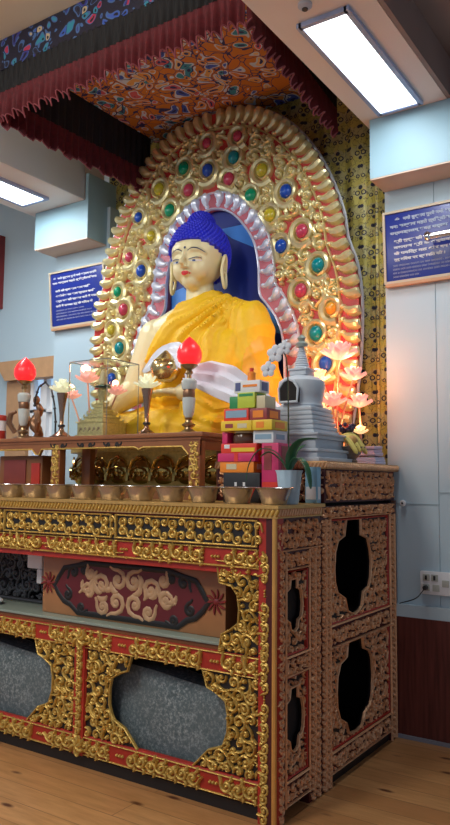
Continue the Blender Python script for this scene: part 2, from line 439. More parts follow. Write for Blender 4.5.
# gilt under the frieze: festoon band, and running scrolls of rails and posts
F = FR(.012)
m = MB()
gp = [p + s for p in [0 - .05] + posts for s in (-.27, .27) if p + s < -.1]
running(m, FR(.018), 0, -2.35, -.1, 1.068, .033, .016, .0095, [g for g in gp], 3)
for c in [-.045] + posts:
    for sg in (-1, 1): 
        if c + sg * .3 < 0: ribbon(m, FR(.018), [(c, 1.035), (c + sg * .15, 1.045), (c + sg * .27, 1.052)], [.006, .006, .002], .01)
ribbon(m, FR(.018), [(-2.4, 1.03), (-.09, 1.03)], [.005, .005], .013)
ribbon(m, FR(.018), [(-2.4, 1.108), (-.09, 1.108)], [.004, .004], .008)
for z, r in ((.615, .030), (.107, .030)):
    running(m, FR(.02), 0, -2.35, -.1, z, .034, .017, .010, gp, int(z * 100))
    for c in posts: 
        bud(m, F, c, z, .03, .02, 10)
        for k in range(6): leaf(m, F, c, z, k * PI / 3, .06, .012, .02, 1)
    for dz in (-.040, .040): ribbon(m, FR(.02), [(-2.4, z + dz), (-.09, z + dz)], [.0035, .0035], .008)
for x in posts:
    running(m, F, 1, .155, .57, x, .020, .013, .0065, (), 9)
running(m, FR(.008), 1, .0, 1.09, -.058, .023, .014, .0075, (.50, .93), 5)
m.build('rail_carving', M_gold, T)
# gilt corner beading
m = MB(); m.tube([(-.008, .0, 0), (-.008, .0, 1.245)], .011, 8); m.build('corner_moulding', simple('orange_gilt', (.72, .38, .10), .4, .4), T)
m = MB()
for xa, xb in ((-1.09, -.09), (-2.16, -1.16)):
    for z0, z1 in ((.150, .575),): outline(m, FR(.03), [(xa, z0), (xb, z0), (xb, z1), (xa, z1)], .008, .012)
outline(m, FR(.03), [(-2.4, .655), (-.09, .655), (-.09, 1.03), (-2.4, 1.03)], .006, .012)
m.build('inner_moulding', M_red, T)
# fretwork of the lower bays
openR = [(-.43, .155), (-.35, .235), (-.275, .265), (-.25, .33), (-.25, .40), (-.262, .455), (-.315, .485), (-.36, .50), (-.385, .575)]
cx = -.59
fretR = lambda u, v: v > .157 and v < .572 and u < -.095 and not inpoly([(cx, .15)] + openR + [(cx, .58)], u, v) and u > cx
def bay_fret(shift, side):
    m = MB(); 
    def ins(u, v):
        u -= shift
        if side < 0: u = 2 * cx - u
        return fretR(u, v)
    lo, hi = (-.46, -.09) if side > 0 else (2 * cx + .09, 2 * cx + .46)
    # backing plate follows the cut-out
    pts = [(x, z) for x, z in openR] + [(-.09, .575), (-.09, .155)]
    if side < 0: pts = mirror(pts, cx)
    pts = [(x + shift, z) for x, z in pts]
    b = MB(); b.prism(pts, 1, .028, .034); fb = b.build('fret_backing', M_black, T)
    F = FR(.028)
    fill(m, F, ins, lo + shift, hi + shift, .155, .575, .062, .016, .0085, int(shift * 10) + side + 40)
    P = [(x, z) for x, z in openR]
    if side < 0: P = mirror(P, cx)
    ribbon(m, F, [(x + shift, z) for x, z in P], [.006] * len(P), .014)
    m.build('fretwork', M_gold, fb)
bay_fret(0, 1); bay_fret(0, -1); bay_fret(-1.07, 1)
# fretwork bracket of the upper opening
brk = [(-.31, 1.02), (-.30, .955), (-.235, .945), (-.205, .91), (-.195, .85), (-.20, .79), (-.245, .755), (-.285, .735), (-.30, .66)]
fb = MB().prism(brk + [(-.09, .66), (-.09, 1.02)], 1, .028, .034).build('fret_backing', M_black, T)
m = MB(); bi = lambda u, v: inpoly(brk + [(-.09, .66), (-.09, 1.02)], u, v)
fill(m, FR(.028), bi, -.31, -.09, .66, 1.02, .056, .016, .008, 77)
ribbon(m, FR(.028), brk, [.006] * len(brk), .014); m.build('fretwork', M_gold, fb)
# shelf between the openings, dark inner carcass
MB().box(XL, -.06, .06, D1 - .02, .655, .675).build('shelf', M_wood, T)
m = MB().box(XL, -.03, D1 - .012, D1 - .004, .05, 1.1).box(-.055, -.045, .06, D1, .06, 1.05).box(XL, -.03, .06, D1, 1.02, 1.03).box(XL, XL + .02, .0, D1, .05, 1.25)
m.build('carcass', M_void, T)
MB().box(XL + .02, -.06, .035, D1, 0, .05).build('plinth', M_black, T)

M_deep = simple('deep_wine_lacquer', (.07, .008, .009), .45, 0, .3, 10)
# ---- side face of the table (x = 0)
def side_panels(T, rects, holes, back_x, seed, name='side_carving'):
    for k, ((y0, y1, z0, z1), hole) in enumerate(zip(rects, holes)):
        # solid panel with the lobed hole cut out of it: outline strip between hole and rectangle
        n = len(hole); cy = sum(p[0] for p in hole) / n; cz = sum(p[1] for p in hole) / n
        # resample the rectangle boundary along rays through the hole's corners
        B = []
        for (a, b) in hole:
            dy, dz = a - cy, b - cz; ts = []
            if dy > 1e-6: ts.append((y1 - cy) / dy)
            if dy < -1e-6: ts.append((y0 - cy) / dy)
            if dz > 1e-6: ts.append((z1 - cz) / dz)
            if dz < -1e-6: ts.append((z0 - cz) / dz)
            q = min(ts); B.append((cy + dy * q, cz + dz * q))
        # add the corners by snapping the nearest ray ends
        for c in ((y0, z0), (y1, z0), (y1, z1), (y0, z1)):
            i = min(range(n), key=lambda i: math.hypot(B[i][0] - c[0], B[i][1] - c[1])); B[i] = c
        b = MB().strip(hole, B, 0, -.034, -.020, close=True); sp = b.build('side_panel', M_black, T)
        F = SD(-.020); m = MB()
        ins = lambda u, v: y0 + .004 < u < y1 - .004 and z0 + .004 < v < z1 - .004 and not inpoly(hole, u, v)
        fill(m, F, ins, y0, y1, z0, z1, .052, .012, .0040, seed + k, 1)
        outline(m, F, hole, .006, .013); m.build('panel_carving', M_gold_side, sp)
        m = MB(); q = .007; outline(m, F, [(y0 + q, z0 + q), (y1 - q, z0 + q), (y1 - q, z1 - q), (y0 + q, z1 - q)], .008, .016); m.build('red_moulding', M_red, sp)
wideU = [(.723, 1.215), (.90, 1.215), (.905, 1.13), (.99, 1.11), (1.02, 1.05), (1.035, .98), (1.025, .90), (1.0, .855), (.93, .835), (.905, .765), (.86, .745), (.81, .738), (.735, .765), (.705, .83), (.62, .865), (.59, .92), (.583, .98), (.592, 1.06), (.625, 1.115), (.70, 1.135)]
refit = lambda P, a, b, c, d: [(a + (b - a) * (y - .583) / .452, c + (d - c) * (z - .738) / .477) for y, z in P]
narU = refit(wideU, .096, .256, .752, .978); narL = refit(wideU, .092, .268, .250, .520)
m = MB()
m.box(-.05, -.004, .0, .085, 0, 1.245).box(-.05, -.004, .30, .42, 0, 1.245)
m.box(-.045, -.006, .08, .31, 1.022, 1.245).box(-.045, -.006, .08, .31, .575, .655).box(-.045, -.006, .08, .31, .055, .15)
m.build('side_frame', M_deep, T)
side_panels(T, [(.085, .30, .657, 1.020), (.085, .30, .152, .575)], [narU, narL], -.05, 300)
m = MB(); F = SD(-.004)
inr = lambda u, v: True
fill(m, F, lambda u, v: .01 < u < .41 and 1.11 < v < 1.24, .0, .42, 1.11, 1.245, .048, .013, .0042, 50, 1)
fill(m, F, lambda u, v: .07 < u < .31 and 1.03 < v < 1.095, .06, .32, 1.03, 1.1, .040, .012, .0040, 51, 1)
for z in (.615, .103): fill(m, F, lambda u, v: .09 < u < .30 and z - .032 < v < z + .032, .08, .31, z - .035, z + .035, .042, .012, .0042, 52, 1)
running(m, F, 1, .0, 1.1, .045, .022, .012, .0042, (), 11); running(m, F, 1, .0, 1.1, .335, .018, .012, .0038, (), 12); running(m, F, 1, .0, 1.1, .385, .018, .012, .0038, (), 13)
for z in (1.105, 1.024, .656, .578, .150, .058): ribbon(m, F, [(.02 if z > 1.1 else .085, z), (.42 if z > 1.1 else .305, z)], [.004, .004], .012)
for y in (.085, .302, .36): ribbon(m, F, [(y, 0.05), (y, 1.1)], [.003, .003], .010)
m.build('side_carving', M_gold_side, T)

# ------------------------------------------------------------------ tall cabinet behind it
K = thing('altar_cabinet', 'deep carved altar cabinet behind the table with large lobed openings in its side', 'cabinet', (-1.2, .9, 0))
y0, y1 = .425, 1.345
wideU = [(.723, 1.215), (.90, 1.215), (.905, 1.13), (.99, 1.11), (1.02, 1.05), (1.035, .98), (1.025, .90), (1.0, .855), (.93, .835), (.905, .765), (.86, .745), (.81, .738), (.735, .765), (.705, .83), (.62, .865), (.59, .92), (.583, .98), (.592, 1.06), (.625, 1.115), (.70, 1.135)]
wideL = [(.735, .612), (.91, .612), (.925, .553), (1.0, .53), (1.03, .49), (1.045, .40), (1.035, .30), (1.0, .25), (.93, .225), (.90, .175), (.83, .165), (.745, .175), (.71, .235), (.64, .27), (.61, .33), (.603, .40), (.612, .47), (.645, .525), (.72, .545)]
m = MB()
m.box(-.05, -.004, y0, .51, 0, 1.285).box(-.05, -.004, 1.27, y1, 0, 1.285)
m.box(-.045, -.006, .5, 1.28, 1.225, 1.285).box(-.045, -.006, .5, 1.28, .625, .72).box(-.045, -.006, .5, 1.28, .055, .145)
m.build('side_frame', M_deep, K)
side_panels(K, [(.51, 1.27, .722, 1.224), (.51, 1.27, .147, .624)], [wideU, wideL], -.05, 400)
m = MB(); F = SD(-.004)
fill(m, F, lambda u, v: y0 + .01 < u < y1 - .01 and 1.232 < v < 1.283, y0, y1, 1.23, 1.285, .040, .012, .0040, 60, 1)
for z in (.672, .10): fill(m, F, lambda u, v: .50 < u < 1.27 and z - .036 < v < z + .036, .5, 1.27, z - .036, z + .036, .046, .012, .0042, 61, 1)
for y in (.445, .49, 1.31): running(m, F, 1, .0, 1.22, y, .018, .012, .0038, (), 14)
for z in (1.228, .722, .622, .146, .056): ribbon(m, F, [(.5, z), (1.28, z)], [.004, .004], .013)
for y in (.467, .51, 1.272, 1.34): ribbon(m, F, [(y, .0), (y, 1.225)], [.003, .003], .012)
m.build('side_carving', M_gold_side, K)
m = MB()
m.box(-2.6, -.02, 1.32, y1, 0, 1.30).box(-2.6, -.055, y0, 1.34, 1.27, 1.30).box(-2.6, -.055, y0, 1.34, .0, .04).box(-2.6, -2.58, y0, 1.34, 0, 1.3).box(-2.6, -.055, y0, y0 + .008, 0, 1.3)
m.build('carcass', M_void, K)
MB().box(-.03, -.018, y0 + .07, y1 - .05, 0, .05).build('plinth', M_black, K)
MB().box(-2.6, -.62, y0, 1.44, 1.30, 1.345).build('cabinet_top', M_wood, K)
MB().box(-.03, .0, 1.345, 1.372, 0, 1.30).build('side_batten', simple('brown_batten', (.20, .10, .07), .5), K)
# raised block with its own lip on the right half
R_ = thing('raised_altar_shelf', 'raised gilt carved shelf box at the right end carrying the white stupa', 'shelf', (-.31, .9, 1.302))
MB().bevbox(-.62, -.006, .465, 1.36, 1.302, 1.462, .003).build('body', M_deep, R_)
MB().bevbox(-.63, .015, .455, 1.375, 1.462, 1.50, .004).build('top', simple('shelf_gilt_edge', (.48, .27, .12), .45, .35, .25, 30), R_)
m = MB(); F = SD(-.006)
fill(m, F, lambda u, v: .47 < u < 1.35 and 1.31 < v < 1.455, .465, 1.355, 1.305, 1.46, .050, .014, .0042, 70, 1)
F2 = FR(.465); fill(m, F2, lambda u, v: -.61 < u < -.01 and 1.31 < v < 1.455, -.62, -.01, 1.305, 1.46, .05, .012, .006, 72)
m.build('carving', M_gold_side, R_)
m = MB(); beads(m, SD(.015), 0, .46, 1.37, 1.480, .020, .012, .006); beads(m, FR(.455), 0, -.62, .01, 1.480, .020, .012, .006)
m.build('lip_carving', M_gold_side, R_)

# ------------------------------------------------------------------ what stands inside the front table
t = NT('speckled_cloth'); nz = t.noise(60, 4, rough=.8); n2 = t.noise(4, 2)
c = t.ramp(nz.outputs[0], [(.35, (.04, .075, .085)), (.50, (.12, .16, .175)), (.66, (.46, .52, .53))]); t.base(t.mix(n2.outputs[0], c, (.14, .17, .18))); M_speck = t.set(.85)
for x0, x1, lab in ((-1.02, -.14, 'blue grey speckled bundle behind the right lower opening of the altar table'), (-2.2, -1.23, 'blue grey speckled bundle behind the left lower opening of the altar table')):
    m = MB(); nx, nzz = 24, 12; vs = []
    for side in (0, 1):
        for i in range(nx + 1):
            for j in range(nzz + 1):
                u, v = i / nx, j / nzz; x = x0 + (x1 - x0) * u
                top = .50 - .03 * u + .012 * math.sin(7 * u); z = .066 + (top - .066) * v
                puff = .03 * (math.sin(PI * u) ** .5) * (math.sin(PI * v) ** .4) + .004 * math.sin(13 * u + 4 * v)
                vs.append((x, (.115 - puff) if side == 0 else .26 + puff, z))
    st = (nx + 1) * (nzz + 1); f = []
    for i in range(nx):
        for j in range(nzz):
            a = i * (nzz + 1) + j; f += [(a, a + 1, a + nzz + 2, a + nzz + 1), (st + a, st + a + nzz + 1, st + a + nzz + 2, st + a + 1)]
    for i in range(nx):
        for j in (0, nzz): a = i * (nzz + 1) + j; f.append((a, a + nzz + 1, st + a + nzz + 1, st + a))
    for j in range(nzz):
        for i in (0, nx): a = i * (nzz + 1) + j; f.append((a, a + 1, st + a + 1, st + a))
    m.add(vs, f); tag(m.build('cloth_bundle', M_speck, loc=((x0 + x1) / 2, .18, .066)), lab, 'cloth bundle')
t = NT('green_glass_mat'); t.base((.30, .36, .30)); M_mat = t.set(.12)
tag(MB().bevbox(-3.2, -.32, .052, .385, .676, .690, .003).build('shelf_mat', M_mat, loc=(-1.5, .2, .676)), 'pale green glossy mat on the shelf inside the altar table', 'mat')
# painted chest lying on the mat
C_ = thing('painted_chest', 'low orange brown painted chest with a dark scrollwork panel on the inner shelf', 'chest', (-.93, .2, .691))
t = NT('chest_paint'); nz = t.noise(5, 4); t.base(t.mix(nz.outputs[0], (.30, .12, .045), (.48, .22, .09))); M_chest = t.set(.4)
MB().bevbox(-1.525, -.335, .125, .36, .691, .985, .006).build('body', M_chest, C_)
cp = [(-1.40, .885), (-1.36, .935), (-1.28, .95), (-1.20, .97), (-.66, .97), (-.58, .95), (-.50, .935), (-.46, .885), (-.43, .84), (-.46, .80), (-.50, .765), (-.55, .75), (-.60, .715), (-1.26, .715), (-1.31, .75), (-1.36, .765), (-1.40, .80), (-1.43, .84)]
fd = MB().prism(cp, 1, .120, .126).build('field', simple('maroon_paint', (.13, .012, .018), .45, 0, .2, 12), C_)
m = MB(); outline(m, FR(.120), cp, .014, .004)
for sg in (-1, 1):
    for (u, v, r, a) in ((.36, .92, .035, 0), (.40, .80, .03, 2), (.29, .935, .028, 1.0), (.30, .74, .028, 4)):
        scroll(m, FR(.120), -.93 + sg * u, v, r, a if sg > 0 else PI - a, sg, .012, .004)
m.build('border', M_black, fd)
m = MB(); F = FR(.120)
for sg in (-1, 1):
    for (u, v, r, a, h) in ((.05, .90, .05, PI / 2, 1), (.06, .79, .055, -PI / 2, -1), (.16, .87, .055, 0, 1), (.15, .76, .04, 0, -1), (.25, .83, .04, .5, 1), (.24, .92, .03, .5, -1)):
        scroll(m, F, -.93 + sg * u, v, r, a if sg > 0 else PI - a, h * sg, .014, .005)
    for k in range(7): leaf(m, F, -.93 + sg * (.05 + .035 * k), .84 + .03 * math.sin(k * 2), (0 if sg > 0 else PI) + math.sin(k), .08, .016, .005, sg)
m.build('scrollwork', simple('ochre_paint', (.50, .31, .17), .5, 0, .25, 20), fd)
for cxx in (-1.475, -.385):
    m = MB()
    for k in range(10): leaf(m, F, cxx + .014 * math.cos(k * PI / 5), .85 + .014 * math.sin(k * PI / 5), k * PI / 5, .045, .006, .004, .3)
    bud(m, F, cxx, .85, .016, .005, 12); m.build('rosette', M_darkred, C_)

# black openwork screen, white block and pale cushion at the left of the shelf
Sx = thing('openwork_screen', 'black pierced wooden screen standing on the shelf left of the painted chest', 'screen', (-1.83, .3, .691))
m = MB(); outline(m, FR(.30), [(-2.1, .70), (-1.66, .70), (-1.66, 1.0), (-2.1, 1.0)], .012, .014)
fill(m, FR(.30), lambda u, v: -2.09 < u < -1.67 and .71 < v < .99, -2.1, -1.66, .70, 1.0, .07, .012, .010, 88); m.build('lattice', simple('black_openwork', (.05, .05, .055), .35), Sx)
tag(MB().bevbox(-1.74, -1.62, .20, .27, .90, 1.0, .008).bevbox(-1.66, -1.62, .20, .27, .82, .90, .006).build('paper_packet', M_white, loc=(-1.68, .23, .82)), 'white folded packet wedged beside the painted chest under the table top', 'packet')
m = MB(); m.ell((-1.96, .13, .712), (.09, .06, .020), 16, 8); tag(m.build('folded_cloth', M_white, loc=(-1.96, .13, .692)), 'small white cloth lying on the green mat at the left', 'cloth')
m = MB(); m.ell((-.36, .92, .80), (.14, .16, .055), 16, 8); m.ell((-.30, .86, .86), (.10, .11, .05), 14, 8)
for v_ in range(len(m.v)):
    x, y, z = m.v[v_]; m.v[v_] = (x, y, z + .01 * math.sin(30 * x) * math.sin(24 * y))
tag(m.build('brown_cloth_bundle', simple('brown_cloth', (.24, .14, .09), .8, 0, .3, 12), loc=(-.36, .92, .745)), 'brown cloth bundle inside the upper side opening of the cabinet', 'cloth bundle')
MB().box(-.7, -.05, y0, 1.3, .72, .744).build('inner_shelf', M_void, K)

# ------------------------------------------------------------------ curtain behind the halo
t = NT('yellow_brocade'); sp = t.n('ShaderNodeSeparateXYZ'); t.l(t.obj, sp.inputs[0])
X, Z = sp.outputs[0], sp.outputs[2]
row = t.math('FLOOR', t.math('DIVIDE', Z, .13)); odd = t.math('MODULO', t.math('ABSOLUTE', row), 2.0)
uu = t.math('ADD', t.math('DIVIDE', X, .16), t.math('MULTIPLY', odd, .5))
px_ = t.math('MULTIPLY', t.math('SUBTRACT', t.math('FRACT', uu), .5), .16)
pz_ = t.math('SUBTRACT', t.math('MULTIPLY', t.math('FRACT', t.math('DIVIDE', Z, .13)), .13), .065)
apx = t.math('ABSOLUTE', px_)
def ring(cx_, cz_, r, wd):
    dx = t.math('SUBTRACT', apx, cx_); dz = t.math('SUBTRACT', pz_, cz_)
    d = t.math('SQRT', t.math('ADD', t.math('MULTIPLY', dx, dx), t.math('MULTIPLY', dz, dz)))
    return t.math('LESS_THAN', t.math('ABSOLUTE', t.math('SUBTRACT', d, r)), wd)
mk = ring(.020, -.012, .013, .0035)
for a in ((.0, .022, .007, .007), (.062, -.034, .010, .003), (.0, -.045, .006, .006), (.072, .03, .006, .006)):
    mk = t.math('MAXIMUM', mk, ring(*a))
nz = t.noise(26, 2); mk2 = t.math('LESS_THAN', t.math('ABSOLUTE', t.math('SUBTRACT', nz.outputs[0], .5)), .018)
pale = t.math('MAXIMUM', ring(.0, .0, .034, .010), ring(.075, .0, .02, .02))
c = t.mix(t.math('MULTIPLY', pale, .32), (.50, .42, .09), (.42, .42, .34))
c = t.mix(t.math('MULTIPLY', mk2, .7), c, (.07, .06, .03)); c = t.mix(mk, c, (.018, .018, .04)); t.base(c); M_broc = t.set(.5, .15)
m = MB(); vs = []; nx, nz_ = 160, 6
for s_ in (0, 1):
    for i in range(nx + 1):
        x = -2.36 + 2.285 * i / nx; y = 1.47 + .014 * math.sin(x * 30) + .006 * math.sin(x * 71 + 1) - (.03 if i > nx - 9 and i % 2 else 0) * .4
        for j in range(nz_ + 1): vs.append((x, y + s_ * .006, 1.2 + 2.76 * j / nz_))
st = (nx + 1) * (nz_ + 1); f = []
for i in range(nx):
    for j in range(nz_):
        a = i * (nz_ + 1) + j; f += [(a, a + nz_ + 1, a + nz_ + 2, a + 1), (st + a, st + a + 1, st + a + nz_ + 2, st + a + nz_ + 1)]
for i in (0, nx):
    for j in range(nz_): a = i * (nz_ + 1) + j; f.append((a, a + 1, st + a + 1, st + a))
m.add(vs, f); tag(m.build('brocade_curtain', M_broc, loc=(-1.2, 1.47, 1.2)), 'yellow brocade curtain with black curl motifs hanging behind the halo', 'curtain')

# ------------------------------------------------------------------ canopy
def cloud_mat(name, grounds, outl, scale, cols):
    t = NT(name); nz = t.noise(scale * .55, 1); 
    mx = t.n('ShaderNodeVectorMath', operation='SCALE'); sb = t.n('ShaderNodeVectorMath', operation='SUBTRACT'); sb.inputs[1].default_value = (.5, .5, .5)
    t.l(nz.outputs['Color'], sb.inputs[0]); t.l(sb.outputs[0], mx.inputs[0]); mx.inputs['Scale'].default_value = 2.6 / scale
    ad = t.n('ShaderNodeVectorMath', operation='ADD'); t.l(t.obj, ad.inputs[0]); t.l(mx.outputs[0], ad.inputs[1])
    v1 = t.n('ShaderNodeTexVoronoi'); v1.inputs['Scale'].default_value = scale; t.l(ad.outputs[0], v1.inputs['Vector'])
    v2 = t.n('ShaderNodeTexVoronoi', feature='DISTANCE_TO_EDGE'); v2.inputs['Scale'].default_value = scale; t.l(ad.outputs[0], v2.inputs['Vector'])
    sc = t.n('ShaderNodeSeparateColor'); t.l(v1.outputs['Color'], sc.inputs[0])
    n = len(cols); cell = t.ramp(sc.outputs[0], [(i / n, c) for i, c in enumerate(cols)], True)
    d = v2.outputs['Distance']
    # concentric cloud contours
    band = t.math('LESS_THAN', t.math('ABSOLUTE', t.math('SUBTRACT', v1.outputs['Distance'], .44)), .05)
    inner = t.math('LESS_THAN', v1.outputs['Distance'], .2)
    use = t.math('GREATER_THAN', sc.outputs[1], .12)
    c = t.mix(t.math('MULTIPLY', t.math('LESS_THAN', v1.outputs['Distance'], .44), use), grounds[0], cell)
    c = t.mix(t.math('MULTIPLY', band, use), c, outl)
    c = t.mix(t.math('MULTIPLY', inner, use), c, grounds[1])
    c = t.mix(t.math('LESS_THAN', d, .035), c, grounds[1]); t.base(c); return t.set(.6)
M_can = cloud_mat('orange_cloud_brocade', [(.62, .22, .03), (.02, .03, .16)], (.60, .72, .90), 12, [(.05, .12, .60), (.75, .35, .08), (.62, .12, .16), (.80, .55, .25), (.04, .30, .45), (.70, .25, .06), (.75, .42, .12)])
M_can2 = cloud_mat('navy_cloud_brocade', [(.012, .010, .030), (.008, .008, .02)], (.06, .14, .34), 16, [(.04, .10, .45), (.45, .03, .08), (.02, .02, .05), (.50, .38, .22), (.03, .25, .35), (.04, .04, .25)])
M_vred = simple('red_pleated_cloth', (.105, .005, .010), .7, 0, .6, 40); M_vblk = simple('black_cloth', (.004, .004, .006), .7, 0, .3, 10)
M_trim = simple('pink_cloth_trim', (.26, .06, .075), .6, 0, .3, 30)
Cn = thing('cloth_canopy', 'cloth canopy over the statue with patterned underside and pleated red valances', 'canopy', (-1.05, .6, 3.5))
MB().box(-1.87, -.115, .0, 1.44, 3.93, 3.955).build('underside', M_can, Cn)  # right edge widened past the valance to shade the curtain top
MB().box(-1.87, -.115, .0, 1.44, 3.957, 3.998).build('top_board', M_wood, Cn)
def pleats(P0, P1, nrm, z0, z1, n, amp, name, mat, teeth=0., sub=8, thick=.004, rows=8):
    P0, P1 = Vector(P0), Vector(P1); N = Vector(nrm); m = MB(); nn = n * sub; vs = []
    for s_ in (0, 1):
        for i in range(nn + 1):
            u = i / nn; ph = u * n * 2 * PI; b = P0.lerp(P1, u)
            for j in range(rows + 1):
                v = j / rows; zt = z1; zb = z0 + teeth * (abs(math.sin(ph / 2 + .4)) - .5) + teeth * .4 * math.sin(ph * .37)
                z = zt + (zb - zt) * v; a = amp * (.25 + .75 * v) * (math.sin(ph) + .35 * math.sin(ph * .53 + 1))
                q = b + N * (a + s_ * thick); vs.append((q.x, q.y, z))
    R1 = rows + 1; st = (nn + 1) * R1; f = []
    for i in range(nn):
        for j in range(rows):
            a = i * R1 + j; f += [(a, a + R1, a + R1 + 1, a + 1), (st + a, st + a + 1, st + a + R1 + 1, st + a + R1)]
        for j in (0, rows): a = i * R1 + j; f.append((a, st + a, st + a + R1, a + R1))
    m.add(vs, f); o = m.build(name, mat, Cn)
    return [vs[i * R1 + rows] for i in range(nn + 1)]
PA = (-1.90, 0, 0); PB = (-.17, 0, 0); PC = (-.30, 1.25, 0); PD = (-1.86, 1.36, 0)
def valance(a, b, n, nrm, front):
    if front: pleats(a, b, nrm, 3.80, 3.995, max(4, n // 4), .003, 'pattern_band', M_can2, 0, 6)
    pleats(a, b, nrm, 3.66, 3.81 if front else 3.94, n, .010, 'black_band', M_vblk, 0)
    low = pleats(a, b, nrm, 3.50, 3.67, n, .018, 'red_skirt', M_vred, .035)
    MB().tube(low, .0045, 5).build('hem_trim', M_trim, Cn)
valance(PA, PB, 38, (0, -1, 0), True)
valance(PD, PA, 22, (-1, 0, 0), False)
valance(PB, PC, 22, (1, 0, 0), False)

# ------------------------------------------------------------------ halo
HC = -1.235; HY = 1.27
def resample(P, n):
    L = [0]
    for a, b in zip(P, P[1:]): L.append(L[-1] + math.hypot(b[0] - a[0], b[1] - a[1]))
    out = []; k = 0
    for i in range(n):
        s_ = L[-1] * i / (n - 1)
        while k < len(L) - 2 and L[k + 1] < s_: k += 1
        q = (s_ - L[k]) / ((L[k + 1] - L[k]) or 1); out.append((P[k][0] + (P[k + 1][0] - P[k][0]) * q, P[k][1] + (P[k + 1][1] - P[k][1]) * q))
    return out
def crom(P, per=8):
    out = []
    for i in range(len(P) - 1):
        p0 = P[max(i - 1, 0)]; p1 = P[i]; p2 = P[i + 1]; p3 = P[min(i + 2, len(P) - 1)]
        for k in range(per):
            t = k / per; out.append(tuple(.5 * (2 * p1[c] + (p2[c] - p0[c]) * t + (2 * p0[c] - 5 * p1[c] + 4 * p2[c] - p3[c]) * t * t + (3 * p1[c] - p0[c] - 3 * p2[c] + p3[c]) * t ** 3) for c in (0, 1)))
    return out + [P[-1]]
def sym(half, n):   # half: (dx, z) from bottom right to top
    P = crom([(HC + d, z) for d, z in half]); P = P + [(2 * HC - x, z) for x, z in reversed(P[:-1])]
    return resample(P, n)
outer = [(.97, 1.50), (.99, 1.66), (1.03, 1.88), (1.06, 2.12), (1.072, 2.36), (1.068, 2.54), (1.04, 2.71), (.985, 2.87), (.962, 3.02), (.90, 3.21), (.80, 3.42), (.65, 3.63), (.48, 3.78), (.28, 3.88), (0, 3.92)]
silv = [(.67, 1.50), (.675, 1.66), (.68, 2.03), (.665, 2.30), (.61, 2.47), (.54, 2.59), (.495, 2.66), (.485, 2.80), (.445, 2.98), (.36, 3.13), (.25, 3.25), (.12, 3.325), (0, 3.345)]
blue = [(.56, 1.50), (.565, 1.66), (.57, 2.03), (.555, 2.28), (.51, 2.42), (.44, 2.52), (.385, 2.60), (.375, 2.78), (.34, 2.94), (.27, 3.06), (.18, 3.16), (.09, 3.215), (0, 3.235)]
N_ = 220
O1 = sym(outer, N_); S1 = sym(silv, N_); B1 = sym(blue, N_)
def inset(P, d):
    out = []; n = len(P)
    for i in range(n):
        a = P[max(i - 2, 0)]; b = P[min(i + 2, n - 1)]; dx, dy = b[0] - a[0], b[1] - a[1]; L = math.hypot(dx, dy) or 1
        out.append((P[i][0] - dy / L * d, P[i][1] + dx / L * d))
    return out
O2 = inset(O1, .13)
O15 = inset(O1, .012)
H = thing('statue_halo', 'tall gilt and red carved halo set with coloured stones behind the statue', 'halo', (HC, HY + .04, 1.5))
m = MB(); m.strip(O15, S1, 1, HY, HY + .055); m.build('red_field', simple('halo_red', (.50, .035, .03), .45, 0, .2, 10), H)
m = MB(); m.strip(S1, B1, 1, HY - .005, HY + .055); m.build('inner_rim_ground', simple('pink_ground', (.50, .12, .16), .45, 0, .2, 10), H)
m = MB(); pts = B1[:]; m.prism(pts, 1, HY + .045, HY + .06); m.build('blue_panel', simple('deep_blue_cloth', (.006, .022, .22), .45, 0, .15, 5), H)
# paler blue flashes painted on the blue panel
M_flame = simple('bright_blue', (.05, .25, .75), .4, 0, .15, 8)
for P in ([(-.86, 2.47), (-.80, 2.36), (-.72, 2.33), (-.70, 2.45), (-.80, 2.54)], [(-1.02, 3.10), (-.93, 3.0), (-.93, 2.93), (-1.10, 3.02), (-1.20, 3.10)], [(-1.60, 2.50), (-1.44, 2.50), (-1.40, 2.62), (-1.50, 2.74), (-1.60, 2.72)]):
    MB().prism(P, 1, HY + .041, HY + .0445).build('pale_blue_flame', M_flame, H)
m = MB(); F = FR(HY)
def crosses(m, A, B, n, wd, h, slant, w0):
    R = random.Random(3); LA = resample(A, n + 1); LB = resample(B, n + 1)
    # match inner points by index on the same parametrisation
    for i in range(n):
        k = int((i + .5) / n * (len(A) - 1)); k2 = max(0, min(len(A) - 1, k + slant * (1 if k < len(A) / 2 else -1)))
        a, b = A[k], B[k2]; P = []
        dx, dy = b[0] - a[0], b[1] - a[1]; L = math.hypot(dx, dy); nx, ny = -dy / L, dx / L; sg = 1 if k < len(A) / 2 else -1
        for q in range(7):
            t = q / 6; bow = math.sin(PI * t) * .018 * sg
            P.append((a[0] + dx * t + nx * bow, a[1] + dy * t + ny * bow))
        ribbon(m, F, P, [wd * s_ for s_ in (.75, 1.0, 1.05, .95, .8, .6, .35)], [h * s_ for s_ in (.8, 1, 1, .9, .75, .6, .4)], w0)
        bud(m, F, P[-1][0], P[-1][1], wd * .6, h * .75)
crosses(m, O1, inset(O1, .108), 72, .034, .050, 1, 0)
ribbon(m, F, O2, [.007] * N_, .025)
m.build('outer_petal_border', M_goldh, H)
m = MB(); m.tube([(x, HY + .02, z) for x, z in inset(O1, -.004)], .010, 6); m.build('outer_bead', simple('grey_metal_edge', (.42, .44, .46), .4, .5), H)
m = MB(); crosses(m, S1, inset(S1, .085), 50, .032, .040, -1, .004)
ribbon(m, F, S1, [.008] * N_, .022); ribbon(m, F, B1, [.008] * N_, .022); m.build('silver_petal_border', simple('silvered_petals', (.72, .78, .95), .32, .35, .15, 20), H)
